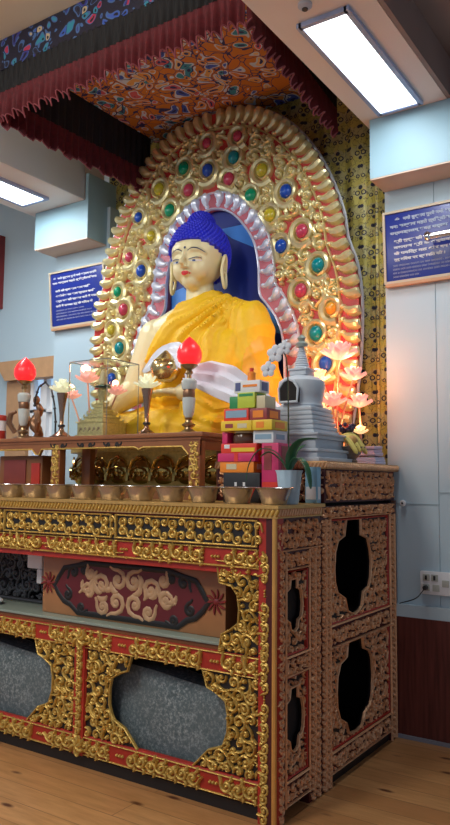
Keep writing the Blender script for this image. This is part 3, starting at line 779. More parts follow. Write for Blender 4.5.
JC = {'p': ('pink', (.50, .05, .10)), 't': ('teal', (.0, .22, .25)), 'g': ('green', (.0, .28, .13)), 'b': ('blue', (.01, .07, .42)), 'y': ('yellow', (.50, .42, .03)), 'o': ('orange', (.80, .32, .03))}
JM = {k: simple(v[0] + '_stone', v[1], .12, 0, .4, 25) for k, v in JC.items()}
jew = [(-1.267, 3.699, 'p'), (-1.047, 3.546, 't'), (-1.463, 3.568, 'g'), (-1.258, 3.505, 'b'), (-1.085, 3.405, 'p'), (-1.678, 3.463, 'y'), (-1.417, 3.40, 'p'), (-1.581, 3.289, 'g'), (-1.865, 3.294, 'b'), (-1.743, 3.133, 'y'), (-0.829, 3.406, 'y'), (-0.914, 3.256, 'g'), (-0.652, 3.227, 'b'), (-0.768, 3.093, 'y'), (-0.538, 2.947, 'p'), (-0.687, 2.876, 'b'), (-1.017, 3.684, 'p'), (-1.946, 3.012, 'p'), (-1.83, 2.892, 'b'), (-2.05, 2.769, 'g'), (-1.99, 2.63, 'p'), (-2.105, 2.493, 'y'), (-2.02, 2.351, 't'), (-0.428, 2.714, 't'), (-0.545, 2.572, 'p'), (-0.342, 2.435, 'o'), (-0.443, 2.295, 't'), (-0.379, 2.104, 'b'), (-.46, 1.92, 'p'), (-2.09, 2.13, 'b'), (-2.0, 1.93, 'p'), (-.40, 1.74, 't')]
m = MB(); field = lambda x, z: inpoly(O2, x, z) and not inpoly(inset(S1, -.02), x, z)
small = {'p': .8}
for i, (x, z, c) in enumerate(jew):
    r = .034 if i in (0, 8, 9, 16, 17, 19, 21, 25) else .041
    b = MB(); b.ell((x, HY - .026, z), (r, r * .8, r * 1.12), 18, 10); b.build('stone', JM[c], H)
    hd = 1 if x > HC else -1
    P = []
    for q in range(22):
        tt = q / 21; a = -PI / 2 + hd * 2 * PI * 1.12 * tt; rr = r * 1.25 + .036 * tt ** 1.3 + .004
        P.append((x + rr * math.cos(a), z + rr * math.sin(a) * 1.08))
    P = [p for p in P if field(*p)]
    if len(P) > 3: ribbon(m, F, P, [.014 + .020 * (k / len(P)) for k in range(len(P))], .040)
    P = [(x + r * 1.1 * math.cos(a * PI / 10), z + r * 1.2 * math.sin(a * PI / 10)) for a in range(21)]
    ribbon(m, F, P, [.007] * 21, .030)
clear = lambda x, z: field(x, z) and all(math.hypot(x - a, z - b) > .068 for a, b, _ in jew)
R = random.Random(5); z = 1.55
while z < 3.9:
    x = -2.3
    while x < -.1:
        cx_, cz_ = x + R.uniform(-.015, .015), z + R.uniform(-.015, .015)
        if clear(cx_, cz_) and all(math.hypot(cx_ - a, cz_ - b) > .098 for a, b, _ in jew):
            hd = 1 if x > HC else -1; scroll(m, F, cx_, cz_, .048, R.uniform(0, 6.3), hd, .0165, .040, clear, 1.25)
            for _ in range(3):
                a = R.uniform(0, 6.3); leaf(m, F, cx_ + .045 * math.cos(a), cz_ + .045 * math.sin(a), a + 1.2 * hd, .06, .018, .030, hd, clear)
        elif clear(cx_, cz_): 
            a = R.uniform(0, 6.3); leaf(m, F, cx_, cz_, a, .06, .018, .030, 1, clear)
        x += .094
    z += .082
m.build('gilt_scrollwork', M_goldh, H)
MB().box(HC - .9, HC + .58, HY + .01, HY + .07, 1.345, 1.51).build('foot', M_wood, H)

# ------------------------------------------------------------------ lotus throne
LT = thing('lotus_throne', 'gilt lotus petal throne under the seated statue seen beneath the bench', 'throne', (-1.3, 1.0, 1.345))
tc_ = (-1.30, .965); rx, ry = .78, .275
th = []
for k in range(64):
    a = 2 * PI * k / 64; e = .62; ca, sa = math.cos(a), math.sin(a)
    th.append((tc_[0] + rx * math.copysign(abs(ca) ** e, ca), tc_[1] + ry * math.copysign(abs(sa) ** e, sa)))
sc_ = lambda s_: [(tc_[0] + (x - tc_[0]) * s_, tc_[1] + (y - tc_[1]) * s_) for x, y in th]
MB().prism(sc_(.93), 2, 1.345, 1.575).build('core', M_gold, LT)
MB().prism(sc_(1.0), 2, 1.575, 1.60).build('seat_plate', M_gold, LT)
MB().prism(sc_(1.04), 2, 1.346, 1.372).build('base_ring', simple('olive_gilt', (.45, .42, .08), .4, .3), LT)
M_shine = simple('polished_dark_gilt', (.50, .34, .10), .18, .95, .3, 12)
path = [p for p in resample(sc_(1.0) + [sc_(1.0)[0]], 22)]
for i in range(21):
    a, b = path[i], path[i + 1]; mid = ((a[0] + b[0]) / 2, (a[1] + b[1]) / 2); dx, dy = b[0] - a[0], b[1] - a[1]; L = math.hypot(dx, dy)
    U = (dx / L, dy / L, 0); N = (dy / L, -dx / L, 0)
    if mid[1] > 1.08: continue
    Fp = Frame((mid[0], mid[1], 1.378), U, (0, 0, 1), N)
    b_ = MB(); G = 9
    for q in range(G + 1):
        for k in range(G + 1):
            u = (q / G - .5) * 2; v = k / G; wv = (1 - max(0, v - .55) ** 2 * 3.2) ; hh = math.sqrt(max(0, 1 - u * u * .97)) * (.25 + .75 * math.sin(PI * min(1, v * .9 + .08)))
            b_.v.append(tuple(Fp(u * L * .49 * max(.25, wv), v * .182, -.045 + .06 * hh)))
    for q in range(G):
        for k in range(G): a_ = q * (G + 1) + k; b_.f.append((a_, a_ + G + 1, a_ + G + 2, a_ + 1)); b_.mi.append(0)
    b_.mi = [0] * len(b_.f)
    o0 = len(b_.v)
    scroll(b_, Fp, -.036, .060, .034, PI / 2, 1, .010, .014, None, 1.2, .012); scroll(b_, Fp, .036, .060, .034, PI / 2, -1, .010, .014, None, 1.2, .012)
    ribbon(b_, Fp, [(-.085, .02), (-.082, .09), (-.055, .145), (0, .168), (.055, .145), (.082, .09), (.085, .02)], [.007] * 7, [.02, .012, .012, .012, .012, .012, .02], -.006)
    b_.build('petal', M_shine, LT)

# ------------------------------------------------------------------ the statue
from mathutils.bvhtree import BVHTree
def remesh(mb, voxel, smooth, name='tmp'):
    me = bpy.data.meshes.new(name); me.from_pydata(mb.v, [], mb.f); o = bpy.data.objects.new(name, me); COL.objects.link(o)
    r = o.modifiers.new('r', 'REMESH'); r.mode = 'VOXEL'; r.voxel_size = voxel
    s_ = o.modifiers.new('s', 'SMOOTH'); s_.iterations = smooth; s_.factor = .5
    dg = bpy.context.evaluated_depsgraph_get(); dg.update(); ev = o.evaluated_get(dg); m2 = ev.to_mesh()
    V = [tuple(v.co) for v in m2.vertices]; Fc = [tuple(p.vertices) for p in m2.polygons]; ev.to_mesh_clear()
    bpy.data.objects.remove(o); bpy.data.meshes.remove(me); return V, Fc
SX, SY = -1.17, 1.03
def at(x, y, z): return (SX + x, SY + y, z)
HT = 3.12; HS = .90
HA = math.radians(8)   # the head turns a little to the statue's left
def hrot(p): x, y = p[0] - SX, p[1] - SY; return (SX + x * math.cos(HA) - y * math.sin(HA), SY + x * math.sin(HA) + y * math.cos(HA), p[2])
def ath(x, y, z): return hrot((SX + x * HS, SY + y * HS, HT - (HT - z) * HS))
def caps(m, a, b, ra, rb, n=8):
    a, b = Vector(a), Vector(b)
    m.tube([a.lerp(b, i / n) for i in range(n + 1)], [ra + (rb - ra) * i / n for i in range(n + 1)], 14); m.ell(a, (ra,) * 3, 14, 9); m.ell(b, (rb,) * 3, 14, 9)
B_ = thing('buddha_statue', 'large seated golden statue in a yellow robe with blue hair and downcast eyes', 'statue', (SX, SY, 1.60))
hz = 2.78
def head(m):
    h = MB()
    h.ell(at(0, .015, hz + .04), (.195, .215, .225), 28, 20)
    h.ell(at(0, -.035, hz - .05), (.166, .168, .175), 28, 18)
    h.ell(at(0, -.095, hz - .185), (.066, .080, .062), 18, 12)
    for s_ in (-1, 1):
        h.ell(at(s_ * .062, -.105, hz - .105), (.074, .080, .085), 18, 12)
        h.ell(at(s_ * .070, -.168, hz - .046), (.044, .026, .024), 16, 10)
        h.ell(at(s_ * .017, -.218, hz - .112), (.016, .018, .012), 10, 8)
        h.tube([at(s_ * .014, -.194, hz - .015), at(s_ * .05, -.198, hz + .012), at(s_ * .10, -.176, hz + .010), at(s_ * .14, -.14, hz - .015)], [.010, .013, .012, .006], 8)
    h.tube([at(0, -.198, hz + .01), at(0, -.220, hz - .04), at(0, -.252, hz - .088), at(0, -.258, hz - .104)], [.012, .014, .019, .018], 10)
    h.ell(at(0, -.192, hz - .143), (.034, .022, .009), 12, 8); h.ell(at(0, -.188, hz - .161), (.028, .022, .011), 12, 8)
    for q in h.v: m.v.append(ath(q[0] - SX, q[1] - SY, q[2]))
    o = len(m.v) - len(h.v); m.f += [tuple(i + o for i in f) for f in h.f]; m.mi += h.mi
def torso(m, g=0.):
    m.ell(at(0, .03, 2.26), (.36 + g, .19 + g, .27 + g), 24, 16); m.ell(at(0, 0, 1.95), (.31 + g, .20 + g, .28 + g), 24, 16)
    m.ell(at(0, .02, 1.75), (.42 + g, .225 + g, .15 + g), 24, 14)
    m.ell(at(0, .03, 2.42), (.26 + g, .12 + g, .10 + g), 20, 12)
def legs(m, g=0.):
    for s_ in (-1, 1):
        caps(m, at(s_ * .25, .05, 1.74), at(s_ * .62, -.13, 1.70), .13 + g, .095 + g)
        caps(m, at(s_ * .62, -.13, 1.70), at(s_ * .06, -.26, 1.70), .095 + g, .09 + g)
def left_arm(m, g=0.):
    caps(m, at(.37, .03, 2.32), at(.46, -.02, 1.95), .105 + g, .10 + g)
m = MB(); head(m); torso(m); legs(m); left_arm(m)
caps(m, at(0, .02, 2.68), at(0, .03, 2.46), .086, .10)
caps(m, at(.16, .03, 2.44), at(.37, .03, 2.34), .09, .10); caps(m, at(-.16, .03, 2.44), at(-.35, .03, 2.34), .09, .115)
caps(m, at(-.35, .03, 2.345), at(-.455, -.04, 2.0), .125, .10); caps(m, at(-.455, -.04, 2.0), at(-.575, -.24, 1.83), .098, .056)
caps(m, at(.46, -.02, 1.95), at(.12, -.30, 1.92), .085, .052)
# hand of the lowered arm, over the knee: palm and five fingers; the other hand lies palm up in the lap
def hand(m, w_, d, side, up, L=.10, spread=1.0):
    w_, d, side, up = Vector(w_), Vector(d).normalized(), Vector(side).normalized(), Vector(up).normalized()
    for k in range(4):
        o = (k - 1.5) * .023; a = w_ + side * o * .8; b = w_ + d * .10 + side * o * 1.1
        m.tube([a, a.lerp(b, .5), b], [.024, .026, .019], 8)
        ln = (.085, .10, .092, .072)[k]; c = b + d * ln * .5 + side * o * .12 * spread + up * .002; e = c + d * ln * .5 - up * ln * .22
        m.tube([b, b.lerp(c, .5), c, e], [.0165, .0155, .0145, .011], 8); m.ell(e, (.011,) * 3, 8, 6)
    a = w_ + side * -.035 + d * .02; b = a - side * .035 + d * .04; c = b + d * .045 - side * .006
    m.tube([a, b, c], [.022, .017, .012], 8); m.ell(c, (.012,) * 3, 8, 6)
hand(m, at(-.575, -.25, 1.82), (0.0, -.55, -.85), (-1, 0, 0), (0, -.8, .5))
hand(m, at(.10, -.32, 1.92), (-1, -.05, .0), (0, 1, 0), (0, 0, 1))
V, Fc = remesh(m, .0072, 6)
b_ = MB(); b_.add(V, Fc); body = b_.build('body', M_statue, B_)
bvh = BVHTree.FromPolygons([Vector(v) for v in V], Fc)
FDIR = Vector((-math.sin(HA), math.cos(HA), 0))
def face(x, z, off=.0015):
    h, n, _, _ = bvh.ray_cast(Vector(ath(x, -1, hz + z)), FDIR); h = h - FDIR * off; return (h.x, h.y, h.z)
def patch(name, mat, fn, x0, x1, off=.002, n=18, k=4, par=None):
    """thin painted shape: fn(t) gives lower and upper z for x from x0 to x1, laid on the face"""
    m = MB(); f = []
    for i in range(n + 1):
        x = x0 + (x1 - x0) * i / n; lo, hi = fn(i / n)
        for j in range(k + 1): m.v.append(face(x, lo + (hi - lo) * j / k, off))
    for i in range(n):
        for j in range(k): a = i * (k + 1) + j; f.append((a, a + k + 1, a + k + 2, a + 1))
    # back sheet gives it thickness
    o = len(m.v); m.v += [tuple(Vector(p) + FDIR * .004) for p in m.v]; f += [tuple(i + o for i in reversed(q)) for q in f]
    m.f = f; m.mi = [0] * len(f); return m.build(name, mat, par or B_)
M_lip = simple('lip_red', (.72, .05, .06), .35); M_ink = simple('eyebrow_ink', (.02, .03, .10), .4); M_eyew = simple('eye_white', (.80, .82, .80), .3); M_iris = simple('eye_blue', (.04, .10, .30), .3)
patch('upper_lip', M_lip, lambda t: (-.150 + .002 * math.sin(PI * t), -.150 + .001 + .015 * math.sin(PI * t) ** .7 * (1 - .28 * math.exp(-((t - .5) / .08) ** 2))), -.036, .036, .004)
patch('lower_lip', M_lip, lambda t: (-.150 - .018 * math.sin(PI * t) ** .8, -.150), -.030, .030, .005)
for s_ in (-1, 1):
    ea, eb = (s_ * .030, s_ * .112) if s_ > 0 else (s_ * .112, s_ * .030)
    q = (lambda t: t) if s_ > 0 else (lambda t: 1 - t)
    ey = patch('eye', M_eyew, lambda t: (-.068 - .006 * math.sin(PI * q(t)), -.066 + .003 * math.sin(PI * q(t)) * (1 if q(t) > .5 else 1) + .006 * q(t)), ea, eb, .002)
    patch('iris', M_iris, lambda t: (-.073, -.061), s_ * .066 - .010, s_ * .066 + .010, .0035, 6, 4, ey)
    patch('eyelid_line', M_ink, lambda t: (-.061 + .006 * math.sin(PI * q(t)) + .008 * q(t), -.0565 + .008 * math.sin(PI * q(t)) + .008 * q(t)), ea, eb, .0035)
    ba, bb = (s_ * .020, s_ * .135) if s_ > 0 else (s_ * .135, s_ * .020)
    patch('eyebrow', M_ink, lambda t: (.0 + .022 * math.sin(PI * q(t) ** .9) - .012 * q(t), .005 + .026 * math.sin(PI * q(t) ** .9) - .012 * q(t)), ba, bb, .003)
p = face(0, .028, .004); MB().ell(p, (.008, .004, .008), 10, 8).build('forehead_dot', M_ink, B_)
def hscale(m): m.v = [ath(q[0] - SX, q[1] - SY, q[2]) for q in m.v]
# ears
for s_ in (-1, 1):
    m = MB(); c = at(s_ * .200, .0, hz - .115)
    m.tube([(c[0] + s_ * .012 * abs(math.sin(a)), c[1] + .030 * math.cos(a), c[2] + .115 * math.sin(a)) for a in [2 * PI * i / 24 for i in range(24)]], .0115, 8, True)
    m.ell((c[0] - s_ * .004, c[1], c[2] + .04), (.010, .026, .062), 12, 8); m.ell((c[0], c[1] + .004, c[2] - .01), (.016, .010, .014), 10, 6)
    hscale(m); m.build('ear', M_statue, B_)
# hair
def hairline(y): return hz + (.085 - .42 * (y + .2) if y < 0 else .001 - .85 * y)
m = MB(); c0 = at(0, .022, hz + .04); m.ell(c0, (.214, .232, .242), 64, 44)
for i, p in enumerate(m.v):
    y = p[1] - SY
    if p[2] < hairline(y): m.v[i] = tuple(c0[k] + (p[k] - c0[k]) * .86 for k in range(3))
m.ell(at(0, .04, hz + .27), (.095, .10, .085), 24, 16)
for i in range(900):
    ph = math.acos(1 - 1.75 * (i + .5) / 900); a = i * 2.399963; d = (math.sin(ph) * math.cos(a), math.sin(ph) * math.sin(a), math.cos(ph))
    q = (c0[0] + d[0] * .214, c0[1] + d[1] * .232, c0[2] + d[2] * .242)
    if q[2] > hairline(q[1] - SY) + .006 and not (math.hypot(q[0] - SX, q[1] - SY - .04) < .085 and q[2] > hz + .2): m.ell(q, (.0115,) * 3, 6, 4)
for i in range(150):
    ph = math.acos(1 - 1.1 * (i + .5) / 150); a = i * 2.399963; m.ell(at(.095 * math.sin(ph) * math.cos(a), .04 + .1 * math.sin(ph) * math.sin(a), hz + .27 + .085 * math.cos(ph)), (.0105,) * 3, 6, 4)
hscale(m); m.build('hair', simple('ultramarine_hair', (.015, .02, .62), .4, 0, .15, 20), B_)
# robe
m = MB(); torso(m, .022); legs(m, .02); left_arm(m, .03)
caps(m, at(.08, .03, 2.44), at(.37, .03, 2.345), .115, .125); caps(m, at(.37, .03, 2.33), at(.50, .0, 1.72), .125, .125); caps(m, at(.44, .0, 1.9), at(.30, -.18, 1.82), .14, .10)
caps(m, at(.30, -.10, 2.10), at(.20, -.22, 1.80), .12, .12); m.ell(at(.15, -.08, 2.05), (.30, .16, .30), 20, 12)
V, Fc = remesh(m, .011, 8)
def ridge(t): s_ = abs(math.sin(t)); return 1 - s_ ** .75
def rl(x): # neckline height
    if x < -.27: return 2.24 + (x + .27) * .9
    if x < -.12: return 2.24 + (x + .27) * 1.2
    return 2.42 + (x + .12) * .75
from mathutils import noise as mn
W = []
nr = [Vector((0, 0, 0)) for _ in V]
for fc in Fc:
    a, b, c = (Vector(V[i]) for i in fc[:3]); n = (b - a).cross(c - a)
    for i in fc: nr[i] += n
for p, n in zip(V, nr):
    n.normalize(); x, y, z = p[0] - SX, p[1] - SY, p[2]
    nv = mn.noise(Vector((x * 5, y * 5, z * 5)))
    th = math.atan2(2.58 - z, .34 - x)                      # folds fan out from the covered shoulder
    wt = max(0, min(1, (.46 - x) / .25)) * max(0, min(1, (z - 1.86) / .12))
    d = .036 * ridge(th * 12 + nv * 1.8) * wt + .012 * ridge(th * 27 + nv * 3.0) * wt
    wl = max(0, min(1, (1.97 - z) / .10))
    d += wl * (.016 * ridge(z * 26 + abs(x + .1) * 5 + nv * 2.5) + .007 * ridge(z * 60 + x * 9 + nv * 3))
    wr = max(0, min(1, (x - .30) / .15)) * max(0, min(1, (z - 1.8) / .1))
    d += wr * (.020 * ridge(x * 15 + z * 4 + nv) + .012 * ridge(z * 17 - x * 10))
    W.append((p[0] + n.x * d, p[1] + n.y * d, p[2] + n.z * d))
b_ = MB()
keep = []; mi = []
for fc in Fc:
    c = [sum(V[i][k] for i in fc) / len(fc) for k in range(3)]; x, z = c[0] - SX, c[2]
    if x < .06 and z > rl(x): continue
    if z > 2.60: continue
    keep.append(fc); mi.append(1 if x > .37 + (z - 1.75) * .24 + .02 * math.sin(14 * z) and z < 2.25 else 0)
used = sorted({i for fc in keep for i in fc}); rm = {u: k for k, u in enumerate(used)}
b_.v = [W[i] for i in used]; b_.f = [tuple(rm[i] for i in fc) for fc in keep]; b_.mi = mi
t = NT('yellow_robe_silk'); nz = t.noise(40, 2); t.base(t.mix(nz.outputs[0], (.86, .48, .006), (.95, .60, .010))); t.bump(nz.outputs[0], .15); M_robe = t.set(.58)
M_robe2 = simple('orange_robe_silk', (1.0, .44, .010), .45, 0, .1, 20)
robe = b_.build('robe', [M_robe, M_robe2], B_); sm = robe.modifiers.new('thick', 'SOLIDIFY'); sm.thickness = .012; sm.offset = 1

# ------------------------------------------------------------------ offering bowls
BX = [-1.925 + .187 * i for i in range(11)]
M_water = NT('water'); M_water.base((.55, .58, .58)); M_water = M_water.set(.05)
def bowl_at(x, lab):
    b = thing('offering_bowl', lab, 'bowl', (x, .075, 1.3005), 'steel offering bowls in a row on the altar table')
    m = MB(); m.lathe([(.0, .001), (.052, .001), (.054, .003), (.062, .030), (.077, .066), (.0865, .070), (.089, .072), (.0865, .074), (.080, .072), (.073, .060), (.058, .025), (.049, .006), (0, .005)], (x, .075, 1.3005), 32)
    m.build('cup', M_steel, b)
    MB().lathe([(0, .052), (.0685, .052), (.0685, .053), (0, .0535)], (x, .075, 1.3005), 28).build('water', M_water, b); return b
names = ['cut off by the left edge of the picture', 'in front of the dark red box at the far left', 'in front of the white gap under the bench', 'below the thin curved metal rod', 'below the golden model stupa in its glass case', 'below the right side of the glass case',
         'below the brass lotus goblet', 'midway between the lotus goblet and the red flame lamp', 'in front of the right leg of the bench', 'in front of the black box at the foot of the carton pile', 'at the right end of the row, before the orchid pot']
b0 = bowl_at(BX[0], 'steel offering bowl of the row, ' + names[0])
for x, nm in list(zip(BX, names))[1:]:
    c = copy_tree(b0); c.location = (x, .075, 1.3005); c['label'] = 'steel offering bowl ' + nm
b0['label'] = 'steel offering bowl at the left end of the row, cut off by the picture edge'

# ------------------------------------------------------------------ bench over the throne's foot
BN = thing('offering_bench', 'long low carved wooden bench on the altar table holding lamps and a glass case', 'bench', (-1.6, .46, 1.30))
t = NT('bench_wood'); nz = t.noise(6, 4); t.base(t.mix(nz.outputs[0], (.22, .075, .025), (.36, .14, .05))); M_bench = t.set(.35)
MB().bevbox(-3.0, -.60, .30, .63, 1.625, 1.648, .004).box(-3.0, -.62, .312, .62, 1.610, 1.626).build('bench_top', M_bench, BN)
ap = [(-3.0, 1.61), (-3.0, 1.575), (-1.86, 1.575), (-1.83, 1.545), (-1.80, 1.54), (-1.78, 1.575), (-1.10, 1.575), (-1.06, 1.575), (-1.03, 1.560), (-1.0, 1.572), (-.74, 1.572), (-.72, 1.545), (-.70, 1.530), (-.63, 1.53), (-.63, 1.61)]
MB().prism(ap, 1, .318, .335).build('apron', M_bench, BN)
m = MB(); F = FR(.318)
for c in (-1.64, -1.42, -1.22):
    for sg in (-1, 1):
        scroll(m, F, c + sg * .030, 1.592, .014, 0 if sg > 0 else PI, sg, .006, .004, None, 1.1); leaf(m, F, c + sg * .045, 1.592, 0 if sg > 0 else PI, .035, .006, .004, sg)
m.build('black_apron_carving', M_black, BN)
m = MB(); ribbon(m, F, [(-3.0, 1.578), (-1.86, 1.578), (-1.83, 1.548), (-1.80, 1.544), (-1.78, 1.578), (-1.06, 1.578), (-1.03, 1.565), (-1.0, 1.576), (-.74, 1.576), (-.70, 1.535)], [.005] * 10, .006)
m.build('gilt_apron_edge', M_gold, BN)
for lx in (-.665, -1.665, -2.93):
    m = MB().bevbox(lx - .035, lx + .035, .32, .37, 1.3005 if lx > -9 else 0, 1.61, .004); l_ = m.build('leg', M_bench, BN)
    m = MB(); fill(m, FR(.32), lambda u, v: abs(u - lx) < .030 and 1.31 < v < 1.60, lx - .03, lx + .03, 1.31, 1.6, .04, .008, .006, 31); m.build('leg_carving', M_gold, l_)
    MB().bevbox(lx - .035, lx + .035, .57, .615, 1.3455, 1.61, .004).build('leg', M_bench, BN)
m = MB(); m.box(-.66, -.64, .37, .57, 1.56, 1.61); m.build('side_apron', M_bench, BN)
# dark red box under the bench at the left
RB = thing('dark_red_box', 'dark red wooden box under the left part of the bench behind the bowls', 'box', (-2.02, .46, 1.3455))
MB().bevbox(-2.25, -1.86, .40, .56, 1.3455, 1.545, .006).build('body', M_wood, RB)
MB().bevbox(-2.20, -2.0, .392, .402, 1.37, 1.52, .004).build('panel', simple('dull_wine_panel', (.20, .035, .03), .5), RB)
MB().bevbox(-1.95, -1.875, .392, .402, 1.37, 1.50, .004).build('panel', M_red, RB)

# ------------------------------------------------------------------ red flame lamps
M_flame_red = glow('lit_red_glass', (1.0, .02, .025), 1.1, (.75, .01, .015)); M_brass = simple('dark_brass', (.34, .24, .13), .28, .85, .3, 30)
M_porc = simple('grey_porcelain', (.56, .62, .60), .2, 0, .06, 10); M_bronze = simple('bronze', (.30, .16, .09), .35, .7, .4, 20)
def red_lamp(x, y, z0, lab, k=20, faceted=False):
    L = thing('red_flame_lamp', lab, 'lamp', (x, y, z0)); c = (x, y, z0)
    MB().lathe([(0, 0), (.052, 0), (.054, .006), (.040, .016), (.022, .026), (.020, .036), (.034, .044), (.036, .052), (.020, .062), (.016, .075), (.024, .086), (.0, .088)], c, k).build('base', M_brass, L)
    MB().lathe([(0, .086), (.018, .088), (.028, .105), (.033, .150), (.036, .195), (.0, .197)], c, k).build('lower_vase', M_porc, L)
    MB().lathe([(0, .195), (.030, .196), (.033, .208), (.033, .225), (.030, .238), (0, .239)], c, k).build('dark_band', M_bronze, L)
    MB().lathe([(0, .238), (.034, .239), (.040, .252), (.042, .285), (.030, .297), (0, .299)], c, k).build('upper_vase', M_porc, L)
    MB().lathe([(0, .297), (.014, .298), (.012, .318), (.022, .330), (.014, .345), (.030, .356), (.046, .368), (.048, .374), (0, .376)], c, k).build('cup', M_brass, L)
    pr = [(0, .372), (.034, .374), (.054, .390), (.063, .415), (.062, .445), (.050, .475), (.030, .500), (.012, .518), (0, .528)] if not faceted else [(0, .372), (.040, .372), (.058, .392), (.066, .420), (.058, .452), (.036, .490), (.018, .502), (0, .505)]
    pr = [(r * (1.08 if not faceted else 1.22), z) for r, z in pr]; MB().lathe(pr, c, 24 if not faceted else 8).build('flame_bulb', M_flame_red, L, smooth=not faceted); return L
red_lamp(-.80, .45, 1.6485, 'red flame shaped lamp on a brass and porcelain stem in front of the yellow robe')
red_lamp(-2.10, .45, 1.6485, 'faceted red lamp at the left in front of the window')
point('red_lamp_glow', (-.80, .42, 2.10), .5, (1, .05, .05), .05)
# bronze dragon-like ornament round the left lamp
D = thing('bronze_figure_pair', 'dark bronze scrolled ornament standing round the foot of the left red lamp', 'ornament', (-2.10, .52, 1.6485))
m = MB()
for sg in (-1, 1):
    P = [(-2.10 + sg * (.055 + .022 * math.sin(q * 1.1)), .51 + .012 * math.cos(q), 1.66 + .026 * q) for q in range(10)]
    m.tube(P, [.030, .028, .030, .034, .030, .024, .022, .024, .018, .008], 10)
    m.ell((-2.10 + sg * .070, .49, 1.90), (.022, .022, .030), 10, 8)
    m.tube([(-2.10 + sg * .10, .47, 1.70), (-2.10 + sg * .135, .45, 1.76), (-2.10 + sg * .12, .45, 1.82), (-2.10 + sg * .085, .46, 1.83)], [.016, .020, .018, .010], 8)
m.lathe([(0, 0), (.13, 0), (.135, .012), (.11, .022), (0, .024)], (-2.10, .50, 1.6485), 24, 1, .6)
m.build('figures', M_bronze, D)
D['label'] = 'dark bronze scrolled ornament standing round the foot of the left red lamp'
# curved rod with little buds
m = MB(); P = [(-1.80, .44, 1.6485), (-1.80, .44, 1.75), (-1.815, .44, 1.86), (-1.845, .44, 1.955), (-1.90, .44, 2.0), (-1.955, .44, 1.975), (-1.985, .44, 1.91), (-1.99, .44, 1.86)]
Rd = thing('curved_rod_stand', 'thin dark curved rod on a round foot between left red lamp and goblet', 'stand', (-1.80, .44, 1.6485))
PP = [tuple(Vector(P[i]).lerp(Vector(P[i + 1]), k / 4)) for i in range(len(P) - 1) for k in range(4)] + [P[-1]]
m.tube(PP, .0055, 8)
for q in PP[4::3]: m.ell(q, (.009,) * 3, 8, 6)
m.build('rod', M_dark, Rd); MB().lathe([(0, 0), (.042, 0), (.042, .006), (.03, .014), (.01, .018), (0, .018)], (-1.80, .44, 1.6485), 20).build('foot', M_dark, Rd)
# small can
Cn2 = thing('small_can', 'small red and white can at the left picture edge on the bench', 'can', (-2.29, .42, 1.6485))
c = (-2.29, .42, 1.6485)
MB().lathe([(0, 0), (.042, 0), (.042, .06), (0, .06)], c, 20).build('lower_band', M_red, Cn2)
MB().lathe([(0, .06), (.041, .06), (.041, .125), (0, .125)], c, 20).build('white_band', M_white, Cn2)
MB().lathe([(0, .125), (.044, .125), (.044, .155), (.04, .16), (0, .16)], c, 20).build('lid', M_red, Cn2)

# ------------------------------------------------------------------ lotus goblets
M_crys = NT('crystal'); M_crys.base((.80, .84, .74)); M_crys.b.inputs['Transmission Weight'].default_value = .45; M_crys.b.inputs['Emission Color'].default_value = (1, .92, .6, 1); M_crys.b.inputs['Emission Strength'].default_value = .22; M_crys = M_crys.set(.12)
M_copper = simple('coppery_metal', (.36, .22, .15), .22, .9, .2, 20)
def petal(m, c, a, tilt, L, wd, th=.004, curl=.3):
    """pointed cupped petal starting at c, heading at angle a, rising by tilt"""
    G = 6; vs = []
    for s_ in (0, 1):
        for i in range(G + 1):
            t_ = i / G; e = tilt + curl * t_; 
            r = sum(math.cos(tilt + curl * (k + .5) / G) for k in range(i)) * L / G; z = sum(math.sin(tilt + curl * (k + .5) / G) for k in range(i)) * L / G
            w_ = wd * (math.sin(PI * min(.985, t_ * .86 + .12)) ** .8)
            for j in (-1, -.5, 0, .5, 1):
                n = -th * s_ + wd * .35 * j * j
                rr = r - math.sin(e) * n * 1; zz = z + math.cos(e) * n
                vs.append((c[0] + rr * math.cos(a) - j * w_ * math.sin(a), c[1] + rr * math.sin(a) + j * w_ * math.cos(a), c[2] + zz))
    st = (G + 1) * 5; f = []
    for i in range(G):
        for j in range(4): q = i * 5 + j; f += [(q, q + 5, q + 6, q + 1), (st + q, st + q + 1, st + q + 6, st + q + 5)]
        for j in (0, 4): q = i * 5 + j; f.append((q, st + q, st + q + 5, q + 5))
    f.append(tuple(range(5)) + tuple(st + k for k in (4, 3, 2, 1, 0))); q = G * 5; f.append(tuple(q + k for k in range(5)) + tuple(st + q + k for k in (4, 3, 2, 1, 0)))
    m.add(vs, f)
def goblet(x, y, z0, lab):
    g = thing('lotus_goblet', lab, 'goblet', (x, y, z0)); c = (x, y, z0)
    MB().lathe([(0, 0), (.055, 0), (.056, .008), (.040, .020), (.018, .036), (.013, .055), (.018, .066), (.012, .076), (.013, .13), (.022, .20), (.031, .250), (.033, .262), (0, .264)], c, 24).build('stem', M_copper, g)
    MB().lathe([(.019, .060), (.022, .066), (.019, .074)], c, 20).build('stem_ring', M_dark, g)
    m = MB()
    for ring_, (n, ti, L) in enumerate(((8, .25, .085), (8, .75, .08), (6, 1.15, .075))):
        for k in range(n): petal(m, (x, y, z0 + .262 + .006 * ring_), 2 * PI * (k + .5 * ring_) / n, ti, L, .022)
    m.build('crystal_lotus', M_crys, g)
    MB().lathe([(0, .27), (.018, .27), (.020, .33), (.0, .345)], c, 14).build('candle', glow('candle_wax_lit', (1, .85, .55), .8, (.9, .85, .7)), g); return g
goblet(-1.09, .45, 1.6485, 'brass stemmed goblet with a crystal lotus on top, right of the glass case')
goblet(-1.665, .36, 1.6485, 'brass stemmed goblet with a crystal lotus on top, left of the glass case')

